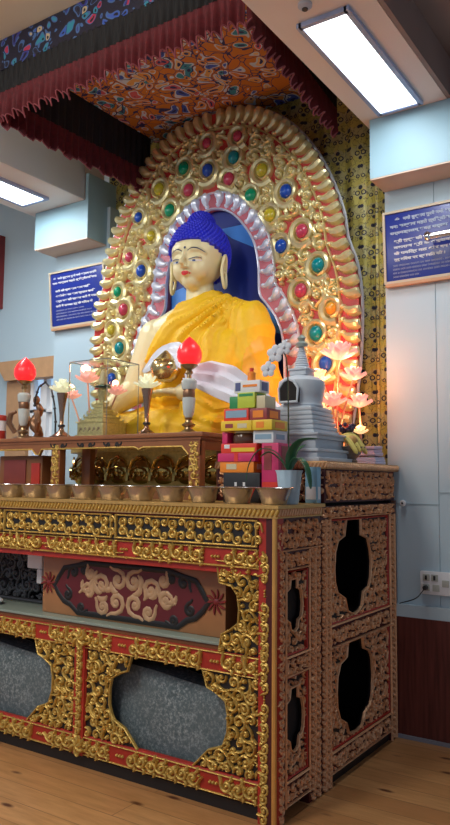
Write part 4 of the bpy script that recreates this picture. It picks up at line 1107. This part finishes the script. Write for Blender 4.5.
# ------------------------------------------------------------------ glass case and the golden model stupa inside
M_glass = NT('case_glass'); M_glass.base((.93, .96, .95)); M_glass.b.inputs['Transmission Weight'].default_value = 1; M_glass.b.inputs['IOR'].default_value = 1.12; M_glass = M_glass.set(.0)
G_ = thing('glass_case', 'square glass case with thin dark edges standing on the bench', 'display case', (-1.44, .47, 1.6485))
x0, x1, y0, y1, z0, z1 = -1.595, -1.295, .345, .615, 1.650, 2.085
for a in ((x0, x1, y0, y0 + .003, z0, z1), (x0, x1, y1 - .003, y1, z0, z1), (x0, x0 + .003, y0 + .004, y1 - .004, z0, z1), (x1 - .003, x1, y0 + .004, y1 - .004, z0, z1), (x0, x1, y0, y1, z1 + .001, z1 + .004)):
    MB().box(*a).build('pane', M_glass, G_)
m = MB(); e = .0016
for x in (x0, x1):
    for y in (y0, y1): m.box(x - e, x + e, y - e, y + e, z0, z1 + e)
for z in (z1,):
    for y in (y0, y1): m.box(x0, x1, y - e, y + e, z - e, z + e)
    for x in (x0, x1): m.box(x - e, x + e, y0, y1, z - e, z + e)
m.build('edge_strips', simple('grey_edge', (.30, .34, .32), .4, .4), G_)
ST = thing('model_stupa', 'small stepped golden model stupa inside the glass case', 'model stupa', (-1.455, .48, 1.651))
M_ogold = simple('olive_gilt_metal', (.66, .56, .26), .35, .5, .45, 70, .3)
def sq(m, c, h, z0, z1, b=.003): m.bevbox(c[0] - h, c[0] + h, c[1] - h, c[1] + h, z0, z1, b)
c = (-1.455, .48); m = MB(); sq(m, c, .110, 1.651, 1.66); sq(m, c, .100, 1.66, 1.728); sq(m, c, .108, 1.728, 1.738); m.build('plinth', M_ogold, ST)
m = MB(); F = FR(c[1] - .100)
for k in range(5): bud(m, F, c[0] - .07 + .035 * k, 1.695, .009, .004); leaf(m, F, c[0] - .085 + .035 * k, 1.68, .6, .025, .0035, .003, .8)
m.build('plinth_carving', M_brass, ST)
m = MB()
for k in range(6):
    h = .090 - .0125 * k; z = 1.738 + .0212 * k; sq(m, c, h, z, z + .010); sq(m, c, h - .018, z + .010, z + .020)
    for a in (-1, 1):
        for b2 in (-1, 1): m.ell((c[0] + a * (h - .004), c[1] + b2 * (h - .004), z + .014), (.005, .005, .009), 6, 5)
m.build('steps', M_ogold, ST)
MB().lathe([(0, 1.865), (.022, 1.865), (.028, 1.895), (.033, 1.922), (.022, 1.94), (0, 1.945)], (c[0], c[1], 0), 20).build('dome', M_ogold, ST)
MB().lathe([(0, 1.945), (.050, 1.947), (.034, 1.958), (.016, 1.962), (0, 1.962)], (c[0], c[1], 0), 16).lathe([(0, 1.943), (.044, 1.944), (.03, 1.947), (0, 1.948)], (c[0], c[1], 0), 16).build('parasol', simple('green_bronze', (.05, .12, .09), .4, .5), ST)
MB().lathe([(0, 1.96), (.020, 1.962), (.026, 1.985), (.018, 2.01), (.014, 2.035), (0, 2.05)], (c[0], c[1], 0), 14).build('finial', simple('ivory_gilt', (.72, .60, .35), .4, .3), ST)

# ------------------------------------------------------------------ glowing lotus lamps
M_pinkp = NT('lit_pink_petals'); M_pinkp.base((.90, .50, .46)); M_pinkp.b.inputs['Emission Color'].default_value = (1, .38, .30, 1); M_pinkp.b.inputs['Emission Strength'].default_value = .55; M_pinkp = M_pinkp.set(.4)
M_warmp = NT('lit_cream_petals'); M_warmp.base((.90, .70, .40)); M_warmp.b.inputs['Emission Color'].default_value = (1, .62, .28, 1); M_warmp.b.inputs['Emission Strength'].default_value = 1.0; M_warmp = M_warmp.set(.4)
M_heart = glow('lamp_heart', (1, .85, .55), 3.0); M_stem = simple('pinkish_clear_stem', (.75, .38, .26), .3, .2)
def lotus_lamp(base, flowers, lab, power):
    L = thing('lotus_lamp', lab, 'lamp', base)
    MB().lathe([(0, 0), (.020, 0), (.020, .010), (.014, .02), (.008, .03), (0, .03)], base, 20).build('base', M_stem, L)
    for (x, y, z, s_, mt) in flowers:
        m = MB(); k0 = Vector(base) + Vector((0, 0, .025)); e = Vector((x, y, z)); P = []
        for k in range(9): t_ = k / 8; q = k0.lerp(e, t_); q.x = k0.x + (e.x - k0.x) * t_ ** 1.6; q.y = k0.y + (e.y - k0.y) * t_ ** 1.6; P.append(q)
        st_ = m.tube(P, .0055, 8).build('stem', M_stem, L)
        m = MB()
        for r_2, (n, ti, l_) in enumerate(((9, .22, .092), (8, .70, .085), (7, 1.15, .075))):
            for k in range(n): petal(m, (x, y, z + .004 * r_2), 2 * PI * (k + .5 * r_2) / n, ti, l_ * s_, .024 * s_, .003, .45)
        fw = m.build('flower', mt, L); MB().ell((x, y, z + .024 * s_), (.013 * s_, .013 * s_, .018 * s_), 12, 8).build('bulb', M_heart, fw)
        point('lotus_glow', (x, y - .02, z + .085 * s_), power, (1, .38, .16), .03)
lotus_lamp((-.22, 1.05, 1.5005), [(-.175, 1.0, 2.075, 1.30, M_pinkp), (-.30, .98, 1.955, .95, M_warmp), (-.12, 1.06, 1.965, .95, M_pinkp), (-.215, 1.0, 1.82, 1.0, M_pinkp), (-.295, 1.02, 1.79, .7, M_warmp)], 'branching lamp of glowing pink lotus flowers behind the fruit bowl', 1.7)
lotus_lamp((-.11, 1.15, 1.5005), [(-.115, 1.13, 1.82, .95, M_pinkp), (-.105, 1.12, 1.67, .55, M_warmp)], 'small lamp with a low pink lotus and a little yellow bud before the curtain', 1.6)
lotus_lamp((-1.70, .651, 1.3455), [(-1.74, .645, 2.01, 1.0, M_pinkp), (-1.88, .65, 1.915, .75, M_pinkp), (-1.50, .65, 1.92, .8, M_pinkp)], 'branching lamp of glowing pink lotus flowers seen through the glass case', .5)  # built in place of the right lamp's reflection in the case glass

# ------------------------------------------------------------------ alms bowl and white scarf on the statue's lap
A = (-1.125, .655, 1.975)
tag(MB().lathe([(0, 0), (.035, .0), (.065, .020), (.088, .060), (.090, .085), (.080, .112), (.070, .120), (.074, .127), (.060, .135), (.030, .165), (.008, .185), (0, .188)], A, 28).build('alms_bowl', simple('polished_gilt', (.62, .47, .22), .18, .85, .1, 10), loc=A), 'polished golden alms bowl with lid held in the statue lap', 'bowl')
M_silk = simple('white_silk', (.84, .87, .95), .5, 0, .05, 12)
def cloth_strip(name, P, wds, lab, cat, nrm, mat=M_silk, ripple=.012, up=(0, 0, 1)):
    P = [Vector(p) for p in crom3(P, 6)]; n = len(P); W_ = resample([(0, w_) for w_ in wds], 2) if False else None; vs = []; K = 10; N_3 = Vector(nrm).normalized()
    for s_ in (0, 1):
        for i, p in enumerate(P):
            q = i / (n - 1) * (len(wds) - 1); a = int(min(q, len(wds) - 2)); w_ = wds[a] + (wds[a + 1] - wds[a]) * (q - a)
            d = (P[min(i + 1, n - 1)] - P[max(i - 1, 0)]).normalized(); sd = d.cross(N_3).normalized()
            for j in range(K + 1):
                u = j / K - .5; vs.append(tuple(p + sd * u * w_ + N_3 * (ripple * math.sin(u * 16 + i * .25) + ripple * .5 * math.sin(i * .9 + u * 5) + s_ * .004)))
    st = n * (K + 1); f = []
    for i in range(n - 1):
        for j in range(K): a = i * (K + 1) + j; f += [(a, a + 1, a + K + 2, a + K + 1), (st + a, st + a + K + 1, st + a + K + 2, st + a + 1)]
        for j in (0, K): a = i * (K + 1) + j; f.append((a, a + K + 1, st + a + K + 1, st + a))
    for i in (0, n - 1):
        for j in range(K): a = i * (K + 1) + j; f.append((a, a + 1, st + a + 1, st + a))
    return tag(MB().add(vs, f).build(name, mat, loc=tuple(P[0])), lab, cat)
def crom3(P, per):
    out = []
    for i in range(len(P) - 1):
        p0 = P[max(i - 1, 0)]; p1 = P[i]; p2 = P[i + 1]; p3 = P[min(i + 2, len(P) - 1)]
        for k in range(per):
            t = k / per; out.append(tuple(.5 * (2 * p1[c] + (p2[c] - p0[c]) * t + (2 * p0[c] - 5 * p1[c] + 4 * p2[c] - p3[c]) * t * t + (3 * p1[c] - p0[c] - 3 * p2[c] + p3[c]) * t ** 3) for c in (0, 1, 2)))
    return out + [P[-1]]
cloth_strip('ceremonial_scarf', [(-.93, .60, 2.00), (-.80, .60, 1.985), (-.66, .62, 1.93), (-.52, .66, 1.84), (-.40, .68, 1.76), (-.33, .66, 1.70)], [.08, .19, .20, .15, .10, .10], 'white silk scarf draped over the statue lap beside the red flame lamp', 'scarf', (0, -.9, .45))
cloth_strip('ceremonial_scarf', [(-1.29, .66, 2.04), (-1.20, .74, 2.17), (-1.08, .70, 2.15), (-1.0, .63, 2.05)], [.06, .12, .12, .06], 'white silk scarf folded over the rim of the golden alms bowl', 'scarf', (0, -.9, .45))

# ------------------------------------------------------------------ carton pile
def box_thing(name, lab, cat, x0, x1, y0, y1, z0, z1, mat, decals=(), group=None):
    o = thing(name, lab, cat, ((x0 + x1) / 2, (y0 + y1) / 2, z0), group)
    MB().bevbox(x0, x1, y0, y1, z0, z1, .003).build('carton', mat, o)
    for (nm, a, b, c_, d, mt) in decals: MB().box(x0 + (x1 - x0) * a, x0 + (x1 - x0) * b, y0 - .0015, y0 + .001, z0 + (z1 - z0) * c_, z0 + (z1 - z0) * d).build(nm, mt, o)
    for (nm, a, b, c_, d, mt) in decals[:1]: MB().box(x1 - .001, x1 + .0015, y0 + (y1 - y0) * .2, y0 + (y1 - y0) * .8, z0 + (z1 - z0) * c_, z0 + (z1 - z0) * d).build(nm, mt, o)
    return o
pm = lambda n, c, r=.4: simple(n, c, r, 0, .08, 20)
P_red, P_pink, P_yel, P_lime, P_cream, P_navy = pm('red_print', (.75, .05, .025)), pm('magenta_print', (.62, .03, .14)), pm('yellow_print', (.80, .55, .03)), pm('lime_print', (.50, .60, .05)), pm('cream_print', (.62, .55, .35)), pm('navy_print', (.08, .10, .25))
P_org, P_gre, P_wht, P_brn, P_sky = pm('orange_print', (.85, .25, .02)), pm('green_print', (.03, .28, .09)), pm('white_print', (.72, .74, .76)), pm('maroon_print', (.30, .05, .05)), pm('blue_grey_print', (.25, .38, .50))
G = 'offering packets piled beside the flower pot'
zb = 1.3005
box_thing('carton', 'black box with two white dots at the bottom of the offering pile', 'box', -.425, -.222, .23, .38, zb, 1.440, M_dark, [('white_dot', .32, .38, .55, .68, P_wht), ('white_dot', .55, .61, .55, .68, P_wht)], G)
box_thing('carton', 'orange red box lying on the black box in the offering pile', 'box', -.445, -.255, .23, .38, 1.4405, 1.492, P_org, [('pale_label', .2, .5, .3, .8, P_cream)], G)
box_thing('carton', 'bright magenta box above the orange red box in the offering pile', 'box', -.455, -.245, .225, .38, 1.4925, 1.532, P_pink, [('red_band', .45, .55, .0, 1, P_red)], G)
box_thing('carton', 'red box with a yellow flame streak in the offering pile', 'box', -.440, -.240, .23, .38, 1.5325, 1.578, P_red, [('yellow_streak', .3, .95, .15, .55, P_yel), ('white_mark', .1, .25, .5, .9, P_wht)], G)
box_thing('carton', 'upright magenta box at the right side of the offering pile', 'box', -.218, -.128, .24, .38, zb, 1.578, P_pink, [('maroon_picture', .15, .6, .55, .95, P_brn), ('red_foot', .05, .95, .02, .35, P_red)], G)
J = thing('glass_jar', 'short glass jar with dark contents between packets in the offering pile', 'jar', (-.345, .30, 1.5785), G)
MB().lathe([(0, 0), (.055, 0), (.060, .008), (.060, .040), (.052, .050), (0, .051)], (-.345, .30, 1.5785), 24).build('jar_body', simple('brown_glass', (.10, .05, .03), .12), J)
MB().lathe([(0, .051), (.054, .051), (.054, .058), (0, .059)], (-.345, .30, 1.5785), 24).build('lid', P_cream, J)
box_thing('sweet_packet', 'tiny pink packet left of the glass jar in the offering pile', 'packet', -.44, -.410, .24, .36, 1.5785, 1.635, P_pink, [], G)
box_thing('sweet_packet', 'silver white packet right of the glass jar in the offering pile', 'packet', -.265, -.155, .24, .37, 1.5785, 1.637, P_wht, [('silver_band', .1, .9, .3, .7, P_sky)], G)
box_thing('carton', 'long yellow box across the middle of the offering pile', 'box', -.435, -.262, .22, .37, 1.6385, 1.686, P_yel, [('brown_mark', .15, .4, .3, .7, P_brn), ('white_mark', .55, .85, .25, .7, P_cream)], G)
box_thing('carton', 'short yellow box at the right end of the long yellow one', 'box', -.258, -.152, .22, .37, 1.6385, 1.686, P_yel, [('brown_mark', .2, .6, .2, .8, P_org)], G)
box_thing('carton', 'blue grey and red wafer packet lying above the long yellow box', 'box', -.425, -.285, .23, .36, 1.6865, 1.745, P_red, [('blue_grey_label', .08, .92, .25, .85, P_sky)], G)
box_thing('carton', 'maroon biscuit packet lying above the short yellow box', 'box', -.280, -.185, .23, .36, 1.6865, 1.742, P_brn, [('gold_mark', .2, .8, .2, .8, P_org)], G)
box_thing('carton', 'small dark green packet third tier from the top of the pile', 'box', -.40, -.352, .24, .33, 1.7455, 1.805, P_gre, [], G)
box_thing('carton', 'lime yellow box in the upper part of the offering pile', 'box', -.348, -.252, .23, .34, 1.7455, 1.820, P_lime, [('green_band', .1, .9, .75, .92, P_gre)], G)
box_thing('carton', 'cream packet right of the lime yellow box', 'box', -.248, -.200, .24, .34, 1.7425, 1.802, P_cream, [], G)
box_thing('carton', 'white box with a small portrait near the top of the offering pile', 'box', -.375, -.230, .24, .33, 1.8205, 1.878, P_wht, [('portrait', .06, .26, .15, .85, P_navy), ('pink_text_band', .35, .9, .45, .65, P_org)], G)
T2 = thing('incense_tin', 'tiny yellow and red tin topping the offering pile', 'tin', (-.300, .28, 1.8785), G)
MB().lathe([(0, 0), (.020, 0), (.020, .040), (.012, .046), (0, .046)], (-.300, .28, 1.8785), 16).build('tin_body', P_org, T2); MB().lathe([(0, .046), (.010, .046), (.010, .064), (0, .064)], (-.300, .28, 1.8785), 12).build('cap', P_red, T2)

# ------------------------------------------------------------------ orchid pot and carton
O = thing('orchid_pot', 'potted white orchid with a fluted pale pot at the table corner', 'potted plant', (-.05, .20, 1.3005))
pc = (-.05, .20, 1.3005)
MB().lathe([(0, 0), (.040, 0), (.043, .01), (.056, .135), (.060, .150), (.056, .150), (.052, .13), (0, .125)], pc, 48, wob=lambda t, z: 1 + (.05 * math.sin(12 * t) if z > .14 else .012 * math.sin(12 * t))).build('pot', simple('pale_blue_ceramic', (.42, .55, .64), .35), O)
MB().lathe([(0, .126), (.049, .128), (0, .136)], pc, 20).build('moss', pm('dark_moss', (.04, .05, .02)), O)
sp_ = crom3([(-.05, .20, 1.43), (-.053, .20, 1.60), (-.050, .19, 1.78), (-.048, .18, 1.90), (-.055, .17, 1.97), (-.085, .16, 2.005), (-.115, .15, 1.96), (-.13, .145, 1.90)], 5)
fs = MB().tube(sp_, .0035, 6).build('flower_stem', pm('dark_green_stem', (.03, .05, .02)), O)
M_leafg = simple('orchid_leaf_green', (.025, .11, .045), .35, 0, .3, 12)
def bent_leaf(P, wds, nm='leaf', mat=None, par=None):
    P = [Vector(p) for p in crom3(P, 5)]; n = len(P); vs = []
    for s_ in (0, 1):
        for i, p in enumerate(P):
            q = i / (n - 1); d = (P[min(i + 1, n - 1)] - P[max(i - 1, 0)]).normalized(); sd = d.cross(Vector((0, 0, 1))).normalized(); up_ = sd.cross(d)
            w_ = wds * math.sin(PI * (q * .93 + .05)) ** .6
            for j in (-1, -.5, 0, .5, 1): vs.append(tuple(p + sd * j * w_ + up_ * (abs(j) * w_ * .35 - s_ * .002)))
    st = n * 5; f = []
    for i in range(n - 1):
        for j in range(4): a = i * 5 + j; f += [(a, a + 1, a + 6, a + 5), (st + a, st + a + 5, st + a + 6, st + a + 1)]
        for j in (0, 4): a = i * 5 + j; f.append((a, a + 5, st + a + 5, st + a))
    return MB().add(vs, f).build(nm, mat or M_leafg, par or O)
for P, w_ in (([(-.05, .2, 1.44), (-.02, .17, 1.52), (.04, .15, 1.575), (.12, .14, 1.585)], .026), ([(-.05, .2, 1.44), (-.0, .18, 1.50), (.05, .17, 1.46), (.075, .165, 1.37)], .022),
              ([(-.05, .2, 1.44), (-.09, .18, 1.50), (-.13, .16, 1.53), (-.17, .15, 1.51)], .016), ([(-.05, .2, 1.44), (-.11, .19, 1.53), (-.19, .18, 1.545), (-.245, .175, 1.48), (-.26, .17, 1.40)], .006), ([(-.05, .2, 1.44), (-.06, .26, 1.52), (-.03, .32, 1.57)], .022)):
    bent_leaf(P, w_)
M_orch = simple('white_orchid', (.62, .66, .72), .5, 0, .05, 20)
for (x, y, z, s_) in ((-.095, .15, 1.975, 1.1), (-.05, .155, 2.0, .9), (-.125, .14, 1.905, 1.0)):
    m = MB()
    for k in range(5): a = PI / 2 + 2 * PI * k / 5; M3 = Matrix.Rotation(-a, 3, 'Y'); m.ell((x + .020 * s_ * math.cos(a), y, z + .018 * s_ * math.sin(a)), (.021 * s_, .005, .018 * s_), 10, 6, M3)
    m.ell((x, y - .006, z), (.007, .008, .008), 8, 6); m.build('blossom', M_orch, fs)
box_thing('blue_carton', 'small pale blue and white carton between the flower pot and the raised shelf', 'carton', -.075, -.012, .400, .440, 1.3015, 1.470, pm('sky_print', (.22, .45, .62)), [('white_panel', .1, .9, .1, .45, P_wht)])

# ------------------------------------------------------------------ white stupa
M_stu = simple('white_plaster', (.52, .58, .64), .6, 0, .08, 15)
U_ = thing('white_stupa', 'white plaster stupa with stepped base and dark niche on the raised shelf', 'stupa', (-.232, .665, 1.5005))
cx0, cy0 = -.232, .665
m = MB()
for h, a, b in ((.195, 1.5005, 1.520), (.175, 1.520, 1.548), (.188, 1.548, 1.562), (.160, 1.562, 1.61), (.175, 1.61, 1.628), (.185, 1.628, 1.640)): sq(m, (cx0, cy0), h, a, b)
m.build('plinth', M_stu, U_)
m = MB()
for k in range(6): h = .142 - .0055 * k; z = 1.640 + .0235 * k; sq(m, (cx0, cy0), h, z, z + .017); sq(m, (cx0, cy0), h - .010, z + .017, z + .0235)
m.build('steps', M_stu, U_)
MB().lathe([(0, 1.781), (.108, 1.781), (.112, 1.79), (.106, 1.80), (.112, 1.84), (.122, 1.885), (.118, 1.915), (.090, 1.935), (.055, 1.945), (0, 1.948)], (cx0, cy0, 0), 36).build('dome', M_stu, U_)
niche = [(x + .068, z) for x, z in [(-.36, 1.80), (-.26, 1.80), (-.255, 1.87), (-.28, 1.905), (-.31, 1.918), (-.34, 1.905), (-.365, 1.87)]]
nc = MB().prism(niche, 1, cy0 - .128, cy0 - .09).build('niche', M_void, U_); m = MB(); outline(m, FR(cy0 - .128), niche, .007, .006); m.build('niche_frame', M_stu, nc)
m = MB(); sq(m, (cx0, cy0), .048, 1.946, 1.972); sq(m, (cx0, cy0), .058, 1.972, 1.982); m.build('box', M_stu, U_)
pr = [(0, 1.982)]
for k in range(9): r = .040 - .0032 * k; z = 1.982 + .0125 * k; pr += [(r, z), (r + .003, z + .005), (r, z + .010)]
pr += [(.012, 2.098), (0, 2.099)]; MB().lathe(pr, (cx0, cy0, 0), 20).build('spire', M_stu, U_)
MB().lathe([(0, 2.096), (.030, 2.098), (.034, 2.115), (.022, 2.124), (.016, 2.130), (.024, 2.145), (.012, 2.158), (0, 2.168)], (cx0, cy0, 0), 20).build('crown', simple('greenish_finial', (.34, .40, .36), .4, .4), U_)

# ------------------------------------------------------------------ fruit and folded cloths on the raised shelf
FB = thing('fruit_bowl', 'cut glass fruit bowl at the right of the white stupa', 'bowl', (-.06, .88, 1.5005))
MB().lathe([(0, 0), (.035, 0), (.038, .010), (.030, .020), (.052, .045), (.078, .080), (.082, .084), (.075, .082), (.048, .050), (.02, .028), (0, .026)], (-.06, .88, 1.5005), 32, wob=lambda t, z: 1 + .03 * math.sin(16 * t)).build('bowl', simple('cut_glass', (.30, .24, .20), .15, .3, .5, 60), FB)
M_ban = simple('banana_skin', (.72, .60, .16), .5, 0, .2, 15)
for k, (a, dz) in enumerate(((-.9, 0), (-.5, .010), (-.1, .018), (.35, .012), (.8, .002))):
    P = [(-.125 + .02 * math.cos(a) + q * .0245, .86 + .030 * k - .05, 1.600 + dz + .055 * math.sin(PI * q / 5 * .9 + .2) - .012 * q) for q in range(6)]
    tag(MB().tube(crom3(P, 3), [.006] + [.013 + .003 * math.sin(q / 4) for q in range(1, 15)] + [.005], 8).build('banana', M_ban, loc=P[0]),
        ['banana nearest the front of the fruit bowl', 'second banana from the front of the fruit bowl', 'middle banana of the bunch in the fruit bowl', 'fourth banana from the front of the fruit bowl', 'rearmost banana of the bunch in the fruit bowl'][k], 'banana', 'bananas in the glass fruit bowl')
GR = thing('grape_bunch', 'bunch of dark grapes lying on top of the bananas', 'grapes', (-.075, .88, 1.66)); R = random.Random(4)
for k in range(26):
    MB().ell((-.075 + R.uniform(-.035, .035), .88 + R.uniform(-.03, .03), 1.675 + R.uniform(-.012, .030)), (.0115,) * 3, 8, 6).build('grape', simple('dark_grape', (.03, .02, .06), .25) if k == 0 else bpy.data.materials['dark_grape'], GR)
m = MB(); m.ell((-.03, .84, 1.615), (.030, .028, .028), 14, 10); tag(m.build('apple', simple('red_green_apple', (.50, .28, .08), .35), loc=(-.03, .84, 1.588)), 'small reddish fruit at the right rim of the fruit bowl', 'fruit')
def folded(x0, x1, y0, y1, z0, z1, name, mat, lab, seed):
    m = MB(); nl = 3
    for k in range(nl):
        a = z0 + (z1 - z0) * k / nl; b = z0 + (z1 - z0) * (k + .92) / nl; o = .006 * math.sin(seed + 2 * k)
        m.bevbox(x0 + o, x1 + o, y0 - o, y1 - o, a, b, min(.006, (b - a) * .45))
    for i, p in enumerate(m.v): m.v[i] = (p[0], p[1], p[2] + (.005 * math.sin(22 * p[0] + seed) * math.sin(17 * p[1]) if p[2] > z0 + .004 else 0))
    return tag(m.build(name, mat, loc=((x0 + x1) / 2, (y0 + y1) / 2, z0)), lab, 'folded cloth')
M_lil = simple('lilac_white_cloth', (.58, .58, .75), .7, 0, .08, 12)
folded(-.16, .0, 1.08, 1.22, 1.5005, 1.540, 'folded_scarf', M_lil, 'lilac white folded scarf lying lowest at the right end of the raised shelf', 1)
folded(-.15, -.01, 1.09, 1.21, 1.5455, 1.600, 'folded_scarf', simple('pinkish_cloth', (.62, .50, .62), .7, 0, .1, 12), 'pinkish folded scarf on top of the lilac white one', 2)
folded(-.17, -.075, .70, .82, 1.5005, 1.528, 'folded_paper', M_stu, 'low stack of white folded paper at the foot of the white stupa', 3)

# ------------------------------------------------------------------ sign boards
fonts = {}
def font(n):
    import os
    if n not in fonts:
        try: fonts[n] = bpy.data.fonts.load(os.path.join(bpy.utils.resource_path('LOCAL'), 'datafiles', 'fonts', n))
        except Exception: fonts[n] = None
    return fonts[n]
M_sign = simple('sign_blue', (.012, .028, .24), .3, 0, .1, 4); M_sfr = simple('sign_beige_frame', (.55, .46, .33), .5, 0, .1, 10); M_txt = simple('sign_lettering', (.62, .62, .66), .5); M_txt2 = simple('sign_lettering_dim', (.38, .44, .56), .5)
def text(body, size, x, z, mat, par, depth, sx=1.0):
    cu = bpy.data.curves.new('lettering', 'FONT'); cu.body = body; cu.size = size; cu.extrude = .0008; cu.offset = .0010 if size > .025 else .0
    f = font('NotoSansDevanagari-Regular.woff2') 
    if f: cu.font = f
    tmp = bpy.data.objects.new('tmp', cu); COL.objects.link(tmp); dg = bpy.context.evaluated_depsgraph_get(); dg.update()
    me = bpy.data.meshes.new_from_object(tmp.evaluated_get(dg)); bpy.data.objects.remove(tmp)
    xs = [v.co.x for v in me.vertices] or [0, 1]; k = sx / max(max(xs) - min(xs), 1e-6)
    me.transform(Matrix.Translation((x, -depth, z)) @ Matrix.Rotation(PI / 2, 4, 'X') @ Matrix.Diagonal((k, 1, 1, 1)))
    me.materials.clear(); me.materials.append(mat); o = bpy.data.objects.new('lettering', me); COL.objects.link(o); o.parent = par; return o
def sign(name, lab, x, z, W_, H_, lines, tilt):
    s_ = thing(name, lab, 'sign', (x, YW - .012, z)); ROOT[s_.name] = (0, 0, 0)
    MB().bevbox(0, W_, -.018, 0, 0, H_, .002).build('board', M_sign, s_)
    b = .014; m = MB()
    for a in ((-b, W_ + b, -b, 0), (-b, W_ + b, H_, H_ + b), (-b, 0, 0, H_), (W_, W_ + b, 0, H_)): m.box(a[0], a[1], -.026, .0, a[2], a[3])
    m.build('frame', M_sfr, s_)
    MB().bevbox(-.005, W_, -.03, .0, -b - .020, -b - .001, .002).build('ledge', simple('ledge_wood', (.55, .30, .16), .5) if 'ledge_wood' not in bpy.data.materials else bpy.data.materials['ledge_wood'], s_)
    for (tx, sz, lx, lz, w_, mt) in lines: text(tx, sz, lx, lz, mt, s_, .019, w_)
    s_.rotation_euler = (tilt, 0, 0); return s_
hi = ['श्री बुद्ध की यह प्रतिमा (दिवा प्रकाश', 'महाराज श्री के अनुयायियों द्वारा', 'के पवित्र मठ और इन सब मानवों के', 'गुरु दिवस पर स्थापित की ।']
en = ['The sacred image of the Buddha , was made and installed', 'here for the peace and welfare of all beings , and blessed', 'by a gathering of monks and nuns from near and far', 'with prayers for all .']
lines = [('ॐ', .03, .06, .355, .03, M_txt2), ('नमो बुद्धाय गुरवे नमो धर्माय तायिने', .042, .11, .352, .40, M_txt2), ('नमः सङ्घाय महते त्रिभ्योऽपि सततं नमः', .042, .03, .312, .50, M_txt2), ('सर्वमङ्गलम् भवतु सर्वदा', .036, .03, .275, .34, M_txt2)]
lines += [(h_, .036, .05, .225 - .036 * i, (.52, .46, .52, .30)[i], M_txt) for i, h_ in enumerate(hi)] + [(e_, .020, .04, .085 - .022 * i, (.52, .52, .50, .16)[i], M_txt) for i, e_ in enumerate(en)]
sign('sign_board', 'blue sign board with pale lettering on the wall at the right edge', -.03, 2.575, .62, .40, lines, math.radians(3))
lines2 = [('ॐ', .03, .03, .372, .03, M_txt2), ('नमो बुद्धाय गुरवे नमो धर्माय तायिने', .034, .08, .370, .42, M_txt), ('नमः सङ्घाय महते त्रिभ्योऽपि नमः', .034, .02, .335, .48, M_txt)]
lines2 += [(h_, .036, .05, .270 - .040 * i, (.38, .43, .44, .40)[i], M_txt) for i, h_ in enumerate(['वही की सुख धाम भाव गति', 'अशोकेश का भाव प्रसार करिं', 'धर्म पथ की साधना वही है एक', 'वही है सबका गुरु के दिवस में'])] + [(e_, .020, .05, .118 - .024 * i, (.30, .38, .46, .44)[i], M_txt) for i, e_ in enumerate(['Homage to the holy gems', 'the refuge for living beings here', 'the teacher , the path and the noble assembly', 'may all be happy in this life and the next'])]
sign('sign_board', 'blue sign board with pale lettering on the wall left of the halo', -2.835, 2.615, .565, .42, lines2, math.radians(5))

# ------------------------------------------------------------------ switch board, cable, small fittings
SB = thing('switch_board', 'white electrical switch board with two sockets above the dark dado', 'switch board', (.22, YW - .012, .79))
MB().bevbox(.143, .32, YW - .03, YW - .001, .79, .915, .004).build('plate', M_white, SB)
M_sock = simple('socket_cream', (.45, .47, .42), .4)
for x, z, nm in ((.178, .882, 'switch'), (.225, .882, 'switch'), (.178, .828, 'socket'), (.232, .828, 'socket'), (.285, .855, 'switch')):
    MB().bevbox(x - .019, x + .019, YW - .035, YW - .029, z - .018, z + .018, .002).build(nm, M_sock, SB)
for x, z in ((.178, .882), (.225, .882)): MB().bevbox(x - .006, x + .006, YW - .040, YW - .034, z - .012, z + .012, .002).build('rocker', M_dark, SB)
Cb = thing('plug_and_cable', 'dark plug in the left socket with its thin cable running down to the cabinet', 'cable', (.178, YW - .04, .828))
MB().lathe([(0, 0), (.014, 0), (.012, .022), (0, .024)], (0, 0, 0), 12).build('plug', M_dark, Cb).matrix_local = Matrix.Rotation(PI / 2, 4, 'X')
bpy.data.objects['plug'].data.transform(Matrix.Translation(Vector(ROOT[Cb.name])))
MB().tube(crom3([(.178, YW - .062, .825), (.160, YW - .065, .800), (.12, YW - .03, .765), (.07, YW - .012, .742), (.02, YW - .010, .725), (.004, YW - .010, .71)], 6), .003, 6).build('cable', M_dark, Cb)
HK = thing('wall_knob', 'small round white knob on the wall at the end of the raised shelf', 'knob', (.045, YW - .02, 1.285))
m = MB(); m.lathe([(0, 0), (.006, 0), (.006, .010), (.017, .012), (.019, .020), (.014, .026), (0, .027)], (0, 0, 0), 16); m.v = [(p[0] + .045, YW - p[2], p[1] + 1.285) for p in m.v]; m.build('knob', M_white, HK)
m = MB(); m.lathe([(0, 0), (.006, 0), (.006, .004), (0, .004)], (0, 0, 0), 10); m.v = [(p[0] + .045, YW - .027 - p[2], p[1] + 1.285) for p in m.v]; m.build('centre', M_dark, HK)
SP = thing('chrome_spotlight', 'small chrome spotlight reaching in front of the right sign board', 'spotlight', (.42, YW, 2.76))
def along_x(m, o): m.v = [(o[0] + p[2], o[1] + p[1], o[2] + p[0]) for p in m.v]; return m
along_x(MB().lathe([(0, 0), (.026, 0), (.030, .008), (.030, .020), (.020, .030), (.020, .20), (0, .2)], (0, 0, 0), 20), (.236, YW - .12, 2.775)).build('head', M_chrome, SP)
along_x(MB().lathe([(.0, -.002), (.022, -.002), (.022, .001), (0, .001)], (0, 0, 0), 16), (.236, YW - .12, 2.775)).build('lens', M_white, SP)
MB().tube([(.40, YW - .12, 2.775), (.40, YW - .002, 2.775)], .008, 8).build('bracket', M_chrome, SP)
